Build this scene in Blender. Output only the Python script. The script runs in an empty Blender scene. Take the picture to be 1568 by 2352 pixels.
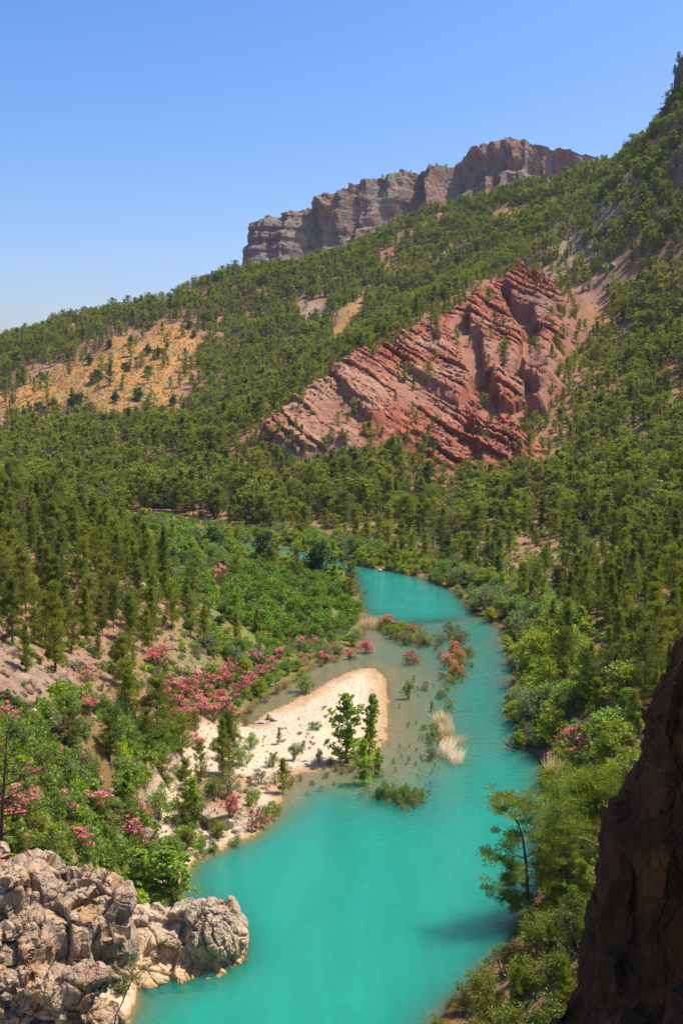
import bpy, math, random
import numpy as np
from mathutils import Vector, Matrix

# ------------------------------------------------------------------ camera, sky, sun, exposure
scene = bpy.context.scene
COL = scene.collection
PITCH = math.radians(6.2)          # camera looks slightly down
CAM_H = 40.0                       # metres above the river
FOC = 2522.0                       # focal length in units of a 1568 x 2352 picture
SUN_EL, SUN_AZ = math.radians(62), math.radians(76)   # azimuth from +Y (view) towards +X

cam_d = bpy.data.cameras.new('camera')
cam = bpy.data.objects.new('camera', cam_d)
COL.objects.link(cam)
cam.location = (0, 0, CAM_H)
cam.rotation_euler = (math.pi / 2 - PITCH, 0, 0)
cam_d.sensor_fit = 'VERTICAL'
cam_d.angle_y = 2 * math.atan(1176 / FOC)
cam_d.clip_start = 0.5
cam_d.clip_end = 40000
scene.camera = cam

world = bpy.data.worlds.new('World')
scene.world = world
world.use_nodes = True
wn = world.node_tree
wn.nodes.clear()
sky = wn.nodes.new('ShaderNodeTexSky')
sky.sky_type = 'NISHITA'
sky.sun_disc = False
sky.sun_elevation = SUN_EL
sky.sun_rotation = SUN_AZ
sky.altitude = 0
sky.air_density = 0.9
sky.dust_density = 2.2
sky.ozone_density = 1.0
bg = wn.nodes.new('ShaderNodeBackground')
bg.inputs['Strength'].default_value = 0.137
wo = wn.nodes.new('ShaderNodeOutputWorld')
hs = wn.nodes.new('ShaderNodeHueSaturation')
hs.inputs['Saturation'].default_value = 1.45
wn.links.new(sky.outputs[0], hs.inputs['Color'])
tint = wn.nodes.new('ShaderNodeMix')
tint.data_type, tint.blend_type = 'RGBA', 'MULTIPLY'
tint.inputs[0].default_value = 1.0
tint.inputs[7].default_value = (0.98, 0.95, 1.1, 1)
wn.links.new(hs.outputs[0], tint.inputs[6])
wn.links.new(tint.outputs[2], bg.inputs[0])
wn.links.new(bg.outputs[0], wo.inputs[0])

sun_d = bpy.data.lights.new('sun', 'SUN')
sun_d.energy = 5.0
sun_d.angle = math.radians(0.53)
sun_d.color = (1.0, 0.92, 0.78)
sun = bpy.data.objects.new('sun', sun_d)
COL.objects.link(sun)
SUN_V = Vector((math.sin(SUN_AZ) * math.cos(SUN_EL), math.cos(SUN_AZ) * math.cos(SUN_EL), math.sin(SUN_EL)))
sun.rotation_euler = SUN_V.to_track_quat('Z', 'Y').to_euler()
sun.location = (200, 100, 400)

vs = scene.view_settings
vs.view_transform = 'Standard'
vs.look = 'None'
vs.gamma = 1.0
vs.use_curve_mapping = False
vs.exposure = 0.5
scene.cycles.use_denoising = True
scene.cycles.max_bounces = 6
scene.cycles.diffuse_bounces = 3
scene.cycles.glossy_bounces = 2
scene.cycles.transmission_bounces = 3
scene.cycles.transparent_max_bounces = 8
scene.cycles.caustics_reflective = False
scene.cycles.caustics_refractive = False

# ------------------------------------------------------------------ helpers: picture <-> place
CP, SP = math.cos(PITCH), math.sin(PITCH)


def rays(px, py):
    px, py = np.asarray(px, float), np.asarray(py, float)
    a, b = (px - 784) / FOC, (1176 - py) / FOC
    return np.stack([a, CP + b * SP, -SP + b * CP], -1)


def at_y(px, py, Y):
    d = rays(px, py)
    return d * (np.asarray(Y, float) / d[..., 1])[..., None] + np.array([0, 0, CAM_H])


def at_z(px, py, z=0.0):
    d = rays(px, py)
    return d * ((z - CAM_H) / d[..., 2])[..., None] + np.array([0, 0, CAM_H])


def project(p):
    p = np.asarray(p, float)
    z = p[..., 2] - CAM_H
    dep = p[..., 1] * CP - z * SP
    up = p[..., 1] * SP + z * CP
    dep = np.maximum(dep, 1e-3)
    return 784 + FOC * p[..., 0] / dep, 1176 - FOC * up / dep, dep


# ------------------------------------------------------------------ helpers: noise
def _h(ix, iy, iz, s=0):
    n = (ix * 374761393 + iy * 668265263 + iz * 2147483647 + s * 1274126177) & 0xFFFFFFFF
    n = ((n ^ (n >> 13)) * 1274126177) & 0xFFFFFFFF
    n = ((n ^ (n >> 16)) * 2246822519) & 0xFFFFFFFF
    return ((n ^ (n >> 15)) & 0xFFFFFF) / float(0xFFFFFF)


def vnoise(p, s=0):
    p = np.asarray(p, float)
    i = np.floor(p).astype(np.int64)
    f = p - i
    f = f * f * f * (f * (f * 6 - 15) + 10)
    o = 0
    for dx in (0, 1):
        wx = f[..., 0] if dx else 1 - f[..., 0]
        for dy in (0, 1):
            wy = f[..., 1] if dy else 1 - f[..., 1]
            for dz in (0, 1):
                wz = f[..., 2] if dz else 1 - f[..., 2]
                o = o + wx * wy * wz * _h(i[..., 0] + dx, i[..., 1] + dy, i[..., 2] + dz, s)
    return o * 2 - 1


def fbm(p, oct=4, s=0, gain=0.5):
    a, o, t = 1.0, 0, 0
    p = np.asarray(p, float)
    for k in range(oct):
        o = o + a * vnoise(p * 2.03 ** k + k * 17.3, s + k)
        t += a
        a *= gain
    return o / t


def ridged(p, oct=4, s=0):
    a, o, t = 1.0, 0, 0
    for k in range(oct):
        o = o + a * (1 - np.abs(vnoise(p * 2.03 ** k + k * 9.1, s + k)) * 2)
        t += a
        a *= 0.5
    return o / t


def worley(p, s=0, full=False):
    p = np.asarray(p, float)
    i = np.floor(p).astype(np.int64)
    f1 = np.full(p.shape[:-1], 9.0)
    f2 = np.full(p.shape[:-1], 9.0)
    cid = np.zeros(p.shape[:-1])
    tiltv = np.zeros(p.shape[:-1])
    for dx in (-1, 0, 1):
        for dy in (-1, 0, 1):
            for dz in (-1, 0, 1):
                c = i + np.array([dx, dy, dz])
                q = np.stack([_h(c[..., 0], c[..., 1], c[..., 2], s + k) for k in (1, 2, 3)], -1)
                rel = p - c - q
                d = np.linalg.norm(rel, axis=-1)
                n1 = d < f1
                f2 = np.where(n1, f1, np.minimum(f2, d))
                cid = np.where(n1, q[..., 0], cid)
                if full:
                    g = np.stack([q[..., 1] * 7.31 % 1, q[..., 2] * 5.17 % 1, q[..., 0] * 9.77 % 1], -1) * 2 - 1
                    tiltv = np.where(n1, (rel * g).sum(-1), tiltv)
                f1 = np.where(n1, d, f1)
    return (f1, f2, cid, tiltv) if full else (f1, f2, cid)


def sstep(a, b, x):
    t = np.clip((x - a) / (b - a), 0, 1)
    return t * t * (3 - 2 * t)


def poly_sd(poly, x, y):
    """signed distance to a polygon, positive inside"""
    x, y = np.asarray(x, float), np.asarray(y, float)
    poly = np.asarray(poly, float)
    d2 = np.full(x.shape, 1e18)
    ins = np.zeros(x.shape, bool)
    n = len(poly)
    for k in range(n):
        ax, ay = poly[k]
        bx, by = poly[(k + 1) % n]
        ex, ey = bx - ax, by - ay
        L = ex * ex + ey * ey + 1e-12
        t = np.clip(((x - ax) * ex + (y - ay) * ey) / L, 0, 1)
        d2 = np.minimum(d2, (x - ax - t * ex) ** 2 + (y - ay - t * ey) ** 2)
        c = (ay > y) != (by > y)
        xi = ax + (y - ay) / (ey if abs(ey) > 1e-9 else 1e-9) * ex
        ins ^= c & (x < xi)
    return np.sqrt(d2) * np.where(ins, 1, -1)


# ------------------------------------------------------------------ helpers: meshes and objects
def mesh_quads(name, V, Q, mats=(), midx=None, smooth=False, attrs=None):
    V = np.ascontiguousarray(V, dtype=np.float32)
    Q = np.ascontiguousarray(Q, dtype=np.int32)
    me = bpy.data.meshes.new(name)
    k = Q.shape[1]
    me.vertices.add(len(V))
    me.vertices.foreach_set('co', V.ravel())
    me.loops.add(Q.size)
    me.loops.foreach_set('vertex_index', Q.ravel())
    me.polygons.add(len(Q))
    me.polygons.foreach_set('loop_start', np.arange(0, Q.size, k, dtype=np.int32))
    if midx is not None:
        me.polygons.foreach_set('material_index', np.ascontiguousarray(midx, dtype=np.int32))
    me.polygons.foreach_set('use_smooth', np.full(len(Q), bool(smooth)))
    for m in mats:
        me.materials.append(m)
    if attrs:
        for an, av in attrs.items():
            av = np.asarray(av, dtype=np.float32)
            if av.ndim == 2:
                at = me.attributes.new(an, 'FLOAT_VECTOR', 'POINT')
                at.data.foreach_set('vector', np.ascontiguousarray(av).ravel())
            else:
                at = me.attributes.new(an, 'FLOAT', 'POINT')
                at.data.foreach_set('value', np.ascontiguousarray(av))
    me.update(calc_edges=True)
    return me


def grid_quads(nu, nv):
    i = np.arange(nu * nv).reshape(nu, nv)
    return np.stack([i[:-1, :-1], i[1:, :-1], i[1:, 1:], i[:-1, 1:]], -1).reshape(-1, 4)


def link(name, data, parent=None, label=None, cat=None, group=None, kind=None):
    o = bpy.data.objects.new(name, data)
    COL.objects.link(o)
    if parent is not None:
        o.parent = parent
    tag(o, label, cat, group, kind)
    return o


def tag(o, label=None, cat=None, group=None, kind=None):
    for k, v in (('label', label), ('category', cat), ('group', group), ('kind', kind)):
        if v:
            o[k] = v


def arrays(me):
    v = np.empty(len(me.vertices) * 3, np.float32)
    me.vertices.foreach_get('co', v)
    n = np.empty(len(me.vertices) * 3, np.float32)
    me.vertices.foreach_get('normal', n)
    return v.reshape(-1, 3).astype(float), n.reshape(-1, 3).astype(float)


# ------------------------------------------------------------------ helpers: materials
class Mat:
    def __init__(self, name):
        self.m = bpy.data.materials.new(name)
        self.m.use_nodes = True
        self.t = self.m.node_tree
        self.t.nodes.clear()
        self.out = self.n('ShaderNodeOutputMaterial')

    def n(self, typ, **kw):
        nd = self.t.nodes.new(typ)
        for k, v in kw.items():
            setattr(nd, k, v)
        return nd

    def l(self, a, b):
        self.t.links.new(a, b)

    def put(self, sock, v):
        if hasattr(v, 'is_output') or isinstance(v, bpy.types.NodeSocket):
            self.l(v, sock)
        else:
            if isinstance(v, (tuple, list)) and len(v) == 3 and sock.type == 'RGBA':
                v = (*v, 1)
            sock.default_value = v

    def attr(self, name, inst=False):
        a = self.n('ShaderNodeAttribute', attribute_name=name)
        if inst:
            a.attribute_type = 'INSTANCER'
        return a.outputs['Fac']

    def coord(self, which='Object'):
        return self.n('ShaderNodeTexCoord').outputs[which]

    def pos(self):
        return self.n('ShaderNodeNewGeometry').outputs['Position']

    def scale(self, vec, s):
        mp = self.n('ShaderNodeMapping')
        self.l(vec, mp.inputs[0])
        mp.inputs['Scale'].default_value = s
        return mp.outputs[0]

    def noise(self, vec, scale, detail=4, rough=0.55, dist=0.0):
        nz = self.n('ShaderNodeTexNoise')
        self.put(nz.inputs['Vector'], vec)
        nz.inputs['Scale'].default_value = scale
        nz.inputs['Detail'].default_value = detail
        nz.inputs['Roughness'].default_value = rough
        nz.inputs['Distortion'].default_value = dist
        return nz.outputs['Fac']

    def voro(self, vec, scale, feature='F1', out='Distance'):
        v = self.n('ShaderNodeTexVoronoi', feature=feature)
        self.put(v.inputs['Vector'], vec)
        v.inputs['Scale'].default_value = scale
        return v.outputs[out]

    def ramp(self, fac, a, b, c0=0.0, c1=1.0):
        mr = self.n('ShaderNodeMapRange')
        mr.clamp = True
        self.put(mr.inputs[0], fac)
        for k, v in ((1, a), (2, b), (3, c0), (4, c1)):
            mr.inputs[k].default_value = v
        return mr.outputs[0]

    def math(self, op, a, b=0.5):
        m = self.n('ShaderNodeMath', operation=op)
        self.put(m.inputs[0], a)
        self.put(m.inputs[1], b)
        return m.outputs[0]

    def mix(self, fac, a, b, mode='MIX'):
        m = self.n('ShaderNodeMix', data_type='RGBA', blend_type=mode)
        self.put(m.inputs[0], fac)
        self.put(m.inputs[6], a)
        self.put(m.inputs[7], b)
        return m.outputs[2]

    def bump(self, h, strength=0.5, dist=0.1):
        b = self.n('ShaderNodeBump')
        self.put(b.inputs['Height'], h)
        b.inputs['Strength'].default_value = strength
        b.inputs['Distance'].default_value = dist
        return b.outputs[0]

    def pbsdf(self, color, rough=0.9, normal=None, spec=0.2):
        p = self.n('ShaderNodeBsdfPrincipled')
        self.put(p.inputs['Base Color'], color)
        self.put(p.inputs['Roughness'], rough)
        p.inputs['Specular IOR Level'].default_value = spec
        if normal is not None:
            self.l(normal, p.inputs['Normal'])
        return p.outputs[0]

    def surf(self, s):
        self.l(s, self.out.inputs['Surface'])
        return self.m
# ------------------------------------------------------------------ the river's banks (traced on the water level)
BANK_W = [(255, 2440), (300, 2300), (335, 2220), (400, 2085), (445, 1985), (480, 1962), (540, 1940), (585, 1915), (620, 1885),
          (645, 1850), (650, 1825), (640, 1800), (690, 1778), (760, 1768), (850, 1755), (882, 1715), (892, 1640), (886, 1560),
          (870, 1535), (840, 1530), (790, 1545), (740, 1570), (690, 1600), (640, 1625), (590, 1650), (568, 1668), (556, 1655),
          (572, 1632), (610, 1600), (640, 1585), (700, 1545), (740, 1520), (790, 1500), (830, 1485), (838, 1450), (835, 1420),
          (830, 1385), (822, 1340), (805, 1312), (760, 1302), (700, 1295), (640, 1284), (590, 1277), (555, 1267), (480, 1260), (400, 1254)]
BANK_E = [(400, 1243), (480, 1247), (560, 1250), (640, 1258), (720, 1272), (810, 1298), (880, 1308), (960, 1323), (1020, 1348),
          (1060, 1372), (1085, 1408), (1110, 1420), (1150, 1440), (1160, 1475), (1178, 1520), (1182, 1580), (1180, 1640), (1195, 1680),
          (1190, 1715), (1250, 1745), (1252, 1800), (1255, 1870), (1250, 1960), (1240, 2060), (1170, 2140), (1150, 2200), (1080, 2245),
          (1040, 2290), (1000, 2352), (960, 2440)]
bw = at_z(*np.array(BANK_W).T)[:, :2]
be = at_z(*np.array(BANK_E).T)[:, :2]
RIVER = np.concatenate([[[-15, -60], [-15, 35]], bw, be, [[11, 35], [11, -60]]])


def smooth_poly(p, it=1):
    for _ in range(it):
        q = np.roll(p, -1, 0)
        p = np.stack([p * .75 + q * .25, p * .25 + q * .75], 1).reshape(-1, 2)
    return p


RIVER = smooth_poly(RIVER, 1)
SHALLOW = at_z(*np.array([(560, 1680), (560, 1640), (640, 1560), (760, 1490), (836, 1440), (860, 1420), (930, 1428), (1050, 1425), (1075, 1470),
                          (1068, 1530), (1040, 1600), (1030, 1650), (1050, 1700), (1055, 1740), (1010, 1770), (985, 1830),
                          (930, 1860), (840, 1840), (760, 1818), (660, 1822), (600, 1760)]).T)[:, :2]
GRAVEL = at_z(*np.array([(892, 1600), (885, 1545), (865, 1525), (835, 1525), (740, 1565), (640, 1620), (560, 1665), (520, 1690), (470, 1700), (430, 1750),
                         (400, 1800), (390, 1850), (355, 1930), (330, 1960), (380, 1960), (410, 1900), (430, 1840), (480, 1800), (560, 1790), (650, 1800), (760, 1790), (870, 1775),
                         (900, 1700)]).T)[:, :2]
ROCKSHELF = at_z(*np.array([(300, 2290), (420, 2285), (520, 2262), (580, 2215), (585, 2150), (530, 2060), (400, 2060), (300, 2150)]).T)[:, :2]

# ------------------------------------------------------------------ the land: control points seen in the photograph, each at its distance
CTRL = [
    # skyline of the forest
    (-400, 900, 850), (-150, 850, 850), (0, 800, 850), (150, 755, 850), (300, 715, 840), (430, 665, 840), (560, 632, 860), (700, 608, 880), (800, 580, 900), (900, 532, 900),
    (1000, 496, 900), (1100, 466, 900), (1200, 438, 900), (1300, 410, 880), (1400, 375, 820), (1500, 300, 740), (1568, 215, 700), (1750, 60, 650), (1950, -100, 600),
    # far slope on the left and behind the red spur
    (-200, 960, 600), (0, 950, 580), (150, 930, 590), (300, 860, 620), (450, 770, 720), (300, 1000, 470), (100, 1050, 440), (500, 1000, 500), (500, 850, 640),
    (650, 750, 740), (650, 890, 570), (800, 700, 760), (800, 785, 650), (950, 600, 820), (950, 715, 680), (1100, 520, 860), (1090, 630, 740),
    (0, 1100, 390), (200, 1110, 390), (400, 1110, 400), (500, 1130, 370), (350, 1140, 365), (100, 1145, 355), (-200, 1100, 380),
    # crest of the red spur
    (560, 1035, 410), (600, 990, 425), (660, 935, 445), (760, 880, 475), (830, 832, 500), (900, 788, 525), (960, 742, 550), (1040, 692, 585),
    (1100, 655, 620), (1150, 622, 655), (1250, 525, 730), (1330, 450, 800),
    # its face and foot, the slope on the right
    (600, 1090, 385), (700, 1090, 385), (800, 1090, 380), (1000, 1100, 375), (1150, 1120, 370), (780, 990, 425), (900, 950, 440), (1000, 850, 490), (1100, 950, 440), (1200, 800, 530),
    (1300, 800, 520), (1250, 1000, 410), (1300, 650, 610), (1400, 900, 440), (1400, 700, 560), (1400, 1100, 340), (1568, 1000, 370),
    (1568, 800, 460), (1568, 500, 580), (1568, 350, 640), (1450, 480, 640), (1450, 400, 730), (1400, 550, 630), (1750, 800, 420), (1750, 400, 560),
    (1200, 1200, 310), (1000, 1200, 320), (800, 1180, 330), (1400, 1250, 250), (1568, 1200, 250), (1568, 1350, 180), (1568, 1500, 125),
    (1400, 1450, 145), (1300, 1400, 175), (1300, 1600, 118), (1450, 1700, 95), (1400, 1900, 78), (1350, 2000, 72),
    # near slope on the left, the flats by the river
    (126, 1573, 92), (0, 1430, 120), (0, 1580, 88), (0, 1700, 75), (250, 1650, 95), (400, 1500, 140), (300, 1350, 150), (150, 1300, 155),
    (0, 1250, 165), (-200, 1300, 140), (330, 1200, 260), (150, 1180, 290), (50, 1180, 260), (400, 1300, 190), (500, 1400, 165), (520, 1300, 215),
    (300, 1850, 88), (150, 1850, 80), (400, 1850, 96), (200, 1950, 72), (0, 1900, 70),
]
cc = np.array(CTRL, float)
P3 = at_y(cc[:, 0], cc[:, 1], cc[:, 2])
back = P3[:19].copy()
back[:, 0] *= 1.25
back[:, 1] += 220
back[:, 2] -= 60
extra = np.array([(-25, 50, 12), (-45, 40, 22), (-22, 20, 10), (-50, 0, 24), (-90, 100, 38), (-120, 200, 40), (-200, 300, 45), (-260, 420, 60),
                  (26, 50, 10), (42, 30, 20), (25, 0, 14), (70, 60, 25), (100, 160, 40), (170, 300, 60), (0, 1500, 30), (-600, 1400, 20), (600, 1400, 60),
                  (-500, 900, 60), (450, 600, 190), (-60, -60, 20), (60, -60, 20)], float)
bk = np.concatenate([bw[::3], be[::3]])
bk = np.concatenate([bk, np.full((len(bk), 1), 0.8)], 1)
flat = at_z(np.array([600, 700, 780, 650, 560, 500, 420, 330, 500, 300]), np.array([1480, 1420, 1360, 1340, 1560, 1700, 1780, 1215, 1255, 1235]), 2.0)
flat[-3:, 2] = 3.0
CT = np.concatenate([P3, back, extra, bk, flat])


def _solve(ct):
    n = len(ct)
    d = np.linalg.norm(ct[:, None, :2] - ct[None, :, :2], axis=-1)
    A = np.zeros((n + 3, n + 3))
    A[:n, :n] = np.sqrt(d * d + 36) - np.eye(n) * 2.0
    A[:n, n] = 1
    A[:n, n + 1:] = ct[:, :2]
    A[n:, :n] = A[:n, n:].T
    return np.linalg.solve(A, np.concatenate([ct[:, 2], [0, 0, 0]]))


W = _solve(CT)


def rbf(x, y):
    o = W[-3] + W[-2] * x + W[-1] * y
    for k in range(len(CT)):
        o = o + W[k] * np.sqrt((x - CT[k, 0]) ** 2 + (y - CT[k, 1]) ** 2 + 36)
    return o


def terrain(x, y):
    """height of the land and of the river bed"""
    x, y = np.asarray(x, float), np.asarray(y, float)
    sh = x.shape
    x, y = x.ravel(), y.ravel()
    z = rbf(x, y)
    far = sstep(1200, 1800, np.hypot(x, y))
    z = z * (1 - far) + 10 * far
    p = np.stack([x, y, 0 * x], -1)
    z = np.maximum(z, 1.2 + 0.5 * fbm(p * 0.05, 2, 3))
    rough = fbm(p * 0.035, 4, 5) * 3.2 * sstep(4, 30, z) + fbm(p * 0.18, 3, 9) * 0.5 * sstep(1, 8, z)
    rough += (ridged(p * 0.016, 3, 11) - 0.3) * 5.0 * sstep(18, 60, z)
    z = z + rough
    sd = poly_sd(RIVER, x, y)
    sd = sd + fbm(p * 0.25, 2, 21) * 0.5
    gr = sstep(-2, 3, poly_sd(GRAVEL, x, y))
    z = z * (1 - gr) + np.minimum(z, 0.22 + 0.05 * np.maximum(-sd, 0)) * gr
    land = 0.02 + (np.maximum(z, 0.25) - 0.02) * sstep(-0.5, 9, -sd)
    shal = sstep(-14, 3, poly_sd(SHALLOW, x, y) + 1.2 * fbm(p * 0.12, 2, 33))
    shelf = sstep(-3, 1, poly_sd(ROCKSHELF, x, y))
    deep = np.minimum(3.0, 0.12 + 0.5 * np.maximum(sd, 0))
    lo = np.minimum(deep, 0.03 + 0.12 * (0.5 + 0.5 * fbm(p * 0.1, 3, 41)) + 0.028 * np.maximum(sd, 0))
    dep = deep * (1 - shal) + lo * shal
    dep = dep * (1 - shelf) + np.minimum(dep, 0.7) * shelf
    return np.where(sd > 0, -dep, land).reshape(sh)


# cached grid for placing things
GX0, GX1, GY0, GY1, GS = -460.0, 460.0, 0.0, 1060.0, 2.0
gx = np.arange(GX0, GX1 + .1, GS)
gy = np.arange(GY0, GY1 + .1, GS)
GZ = terrain(*np.meshgrid(gx, gy, indexing='ij'))


def height(x, y):
    x, y = np.asarray(x, float), np.asarray(y, float)
    u = np.clip((x - GX0) / GS, 0, len(gx) - 1.001)
    v = np.clip((y - GY0) / GS, 0, len(gy) - 1.001)
    i, j = u.astype(int), v.astype(int)
    a, b = u - i, v - j
    return (GZ[i, j] * (1 - a) * (1 - b) + GZ[i + 1, j] * a * (1 - b) + GZ[i, j + 1] * (1 - a) * b + GZ[i + 1, j + 1] * a * b)


TS = 45.0 * 1.0045 ** np.arange(0, 700)


def ground(px, py):
    """where the line of sight through a picture point meets the land"""
    px, py = np.atleast_1d(np.asarray(px, float)), np.atleast_1d(np.asarray(py, float))
    d = rays(px, py)
    pts = d[:, None, :] * TS[None, :, None] + np.array([0, 0, CAM_H])
    h = np.maximum(height(pts[..., 0], pts[..., 1]), 0)
    below = pts[..., 2] < h
    k = np.argmax(below, 1)
    k = np.where(below.any(1), np.maximum(k, 1), len(TS) - 1)
    r = np.arange(len(px))
    a = pts[r, k - 1, 2] - h[r, k - 1]
    b = h[r, k] - pts[r, k, 2]
    t = np.clip(a / (a + b + 1e-9), 0, 1)
    q = pts[r, k - 1] * (1 - t)[:, None] + pts[r, k] * t[:, None]
    return q


def gpoly(pts):
    return ground(*np.array(pts, float).T)[:, :2]


# ------------------------------------------------------------------ zones of bare ground
MEADOW = gpoly([(-60, 925), (0, 905), (90, 870), (170, 830), (260, 800), (310, 770), (370, 755), (450, 760), (470, 800), (440, 850), (400, 880),
                (430, 930), (400, 965), (320, 945), (290, 975), (200, 962), (60, 975), (-60, 975)])
RED = gpoly([(556, 1034), (600, 992), (660, 938), (760, 884), (830, 838), (900, 795), (960, 748), (1040, 698), (1100, 660), (1150, 628), (1190, 605),
             (1240, 660), (1330, 690), (1325, 800), (1300, 900), (1240, 1000), (1250, 1065), (1110, 1115), (1000, 1085), (900, 1035), (830, 1062), (740, 1075),
             (670, 1085), (600, 1050)])
SCREE = gpoly([(1140, 615), (1250, 520), (1320, 450), (1480, 405), (1460, 480), (1380, 560), (1400, 680), (1330, 700), (1210, 650)])
YELLOW = [gpoly([(1128, 490), (1165, 470), (1215, 478), (1175, 508), (1135, 518)]), gpoly([(832, 684), (838, 712), (790, 765), (762, 805), (768, 755), (800, 705)]),
          gpoly([(1325, 680), (1390, 690), (1400, 740), (1330, 740)])]
GREYS = [gpoly([(680, 695), (745, 690), (750, 735), (690, 740)]), gpoly([(-30, 940), (25, 960), (20, 1010), (-30, 1010)]),
         gpoly([(0, 1490), (60, 1480), (180, 1590), (130, 1640), (0, 1600)]), gpoly([(395, 1480), (450, 1500), (480, 1560), (400, 1545)])]
BARE_L = gpoly([(-30, 1440), (70, 1470), (190, 1520), (290, 1590), (230, 1640), (100, 1650), (-30, 1600)])
FLATS = gpoly([(130, 1195), (330, 1180), (560, 1215), (690, 1270), (800, 1310), (835, 1400), (835, 1480), (700, 1540), (560, 1640), (420, 1600), (470, 1420), (380, 1300), (250, 1220)])

# ------------------------------------------------------------------ the ground sheet
Rr = np.concatenate([np.linspace(1, 88, 50), 90 * 1.0062 ** np.arange(0, 410), 1150 * 1.06 ** np.arange(0, 9)])
Th = np.radians(np.concatenate([np.linspace(-88, -32, 30), np.linspace(-31, 31, 430), np.linspace(32, 88, 30)]))
RR, TH = np.meshgrid(Rr, Th, indexing='ij')
TX, TY = RR * np.sin(TH), RR * np.cos(TH) - 30
TZ = terrain(TX, TY)
fx, fy = TX.ravel(), TY.ravel()
p3 = np.stack([fx, fy, 0 * fx], -1)
nz1 = fbm(p3 * 0.06, 4, 50)
sdr = poly_sd(RIVER, fx, fy)
A_red = sstep(-14, 6, poly_sd(RED, fx, fy) + 9 * nz1)
A_red = np.maximum(A_red, 0.6 * sstep(-30, -3, poly_sd(RED, fx, fy) + 20 * nz1))
A_mead = sstep(-10, 8, poly_sd(MEADOW, fx, fy) + 22 * nz1)
for yp in YELLOW:
    A_mead = np.maximum(A_mead, sstep(-4, 3, poly_sd(yp, fx, fy) + 4 * nz1))
A_grey = sstep(-15, 10, poly_sd(SCREE, fx, fy) + 12 * nz1)
for gp in GREYS:
    A_grey = np.maximum(A_grey, sstep(-5, 3, poly_sd(gp, fx, fy) + 5 * nz1))
A_grav = np.maximum(sstep(-2.0, 1.0, poly_sd(GRAVEL, fx, fy) + 1.5 * nz1), sstep(0.0, 0.8, sdr))
A_grav = np.maximum(A_grav, 0.85 * sstep(-7, -1, sdr + 2 * nz1) * (fx < 0) * (fy < 130))
A_green = sstep(-10, 6, poly_sd(FLATS, fx, fy) + 5 * nz1)
LEFTBANK = gpoly([(-40, 1640), (120, 1650), (260, 1650), (430, 1700), (400, 1790), (440, 1900), (430, 1960), (300, 2010), (-40, 2010)])
A_green = np.maximum(A_green, 0.35 * sstep(-3, 2, poly_sd(LEFTBANK, fx, fy) + 4 * nz1))

m = Mat('hillside_soil')
pos = m.pos()
n1 = m.noise(pos, 0.05, 6)
n2 = m.noise(pos, 0.9, 6, 0.7)
n3 = m.noise(pos, 6.0, 4, 0.7)
base = m.mix(m.ramp(n1, 0.35, 0.65), (0.25, 0.13, 0.065), (0.28, 0.175, 0.105))
base = m.mix(m.ramp(n2, 0.45, 0.7, 0, .7), base, (0.13, 0.08, 0.045))
mead = m.mix(m.ramp(n2, 0.4, 0.62), (0.43, 0.195, 0.05), (0.30, 0.165, 0.055))
mead = m.mix(m.ramp(m.noise(pos, 0.09, 5, .6), 0.42, 0.6, 0, .85), mead, (0.24, 0.165, 0.075))
grey = m.mix(m.ramp(n2, 0.38, 0.62), (0.36, 0.25, 0.17), (0.20, 0.135, 0.095))
red = m.mix(m.ramp(n2, 0.35, 0.65), (0.28, 0.115, 0.062), (0.27, 0.145, 0.09))
green = m.mix(m.ramp(n2, 0.35, 0.6), (0.085, 0.135, 0.015), (0.17, 0.16, 0.045))
gn = m.mix(m.ramp(m.voro(pos, 2.2), 0.1, 0.55), (0.45, 0.35, 0.245), (0.57, 0.465, 0.335))
gn = m.mix(m.ramp(m.noise(m.scale(pos, (1, .35, 1)), 0.5, 5, .65), 0.5, 0.68, 0, .7), gn, (0.40, 0.305, 0.205))
gn = m.mix(m.ramp(m.noise(pos, 0.22, 4), 0.42, 0.65, 0, .6), gn, (0.53, 0.42, 0.29))
c = m.mix(m.attr('a_mead'), base, mead)
c = m.mix(m.attr('a_grey'), c, grey)
c = m.mix(m.attr('a_red'), c, red)
c = m.mix(m.attr('a_green'), c, green)
c = m.mix(m.attr('a_grav'), c, gn)
# ground under water or just above it stays wet and darker
sep = m.n('ShaderNodeSeparateXYZ')
m.l(pos, sep.inputs[0])
wet = m.ramp(m.math('ADD', sep.outputs['Z'], m.math('MULTIPLY', m.math('SUBTRACT', n2, .5), .12)), 0.02, 0.13, 1, 0)
c = m.mix(m.math('MULTIPLY', wet, 0.85), c, m.mix(1.0, c, (0.62, 0.43, 0.21), 'MULTIPLY'))
hgt = m.math('ADD', m.math('MULTIPLY', n2, 0.8), m.math('MULTIPLY', n3, 0.25))
M_SOIL = m.surf(m.pbsdf(c, 0.95, m.bump(hgt, 0.8, 0.5), 0.1))

ground_me = mesh_quads('ground', np.stack([fx, fy, TZ.ravel()], -1), grid_quads(*TX.shape)[:, ::-1], [M_SOIL], smooth=True,
                       attrs=dict(a_red=A_red, a_mead=A_mead, a_grey=A_grey, a_grav=A_grav, a_green=A_green * (1 - A_grav)))
link('ground', ground_me, kind='structure')

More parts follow.
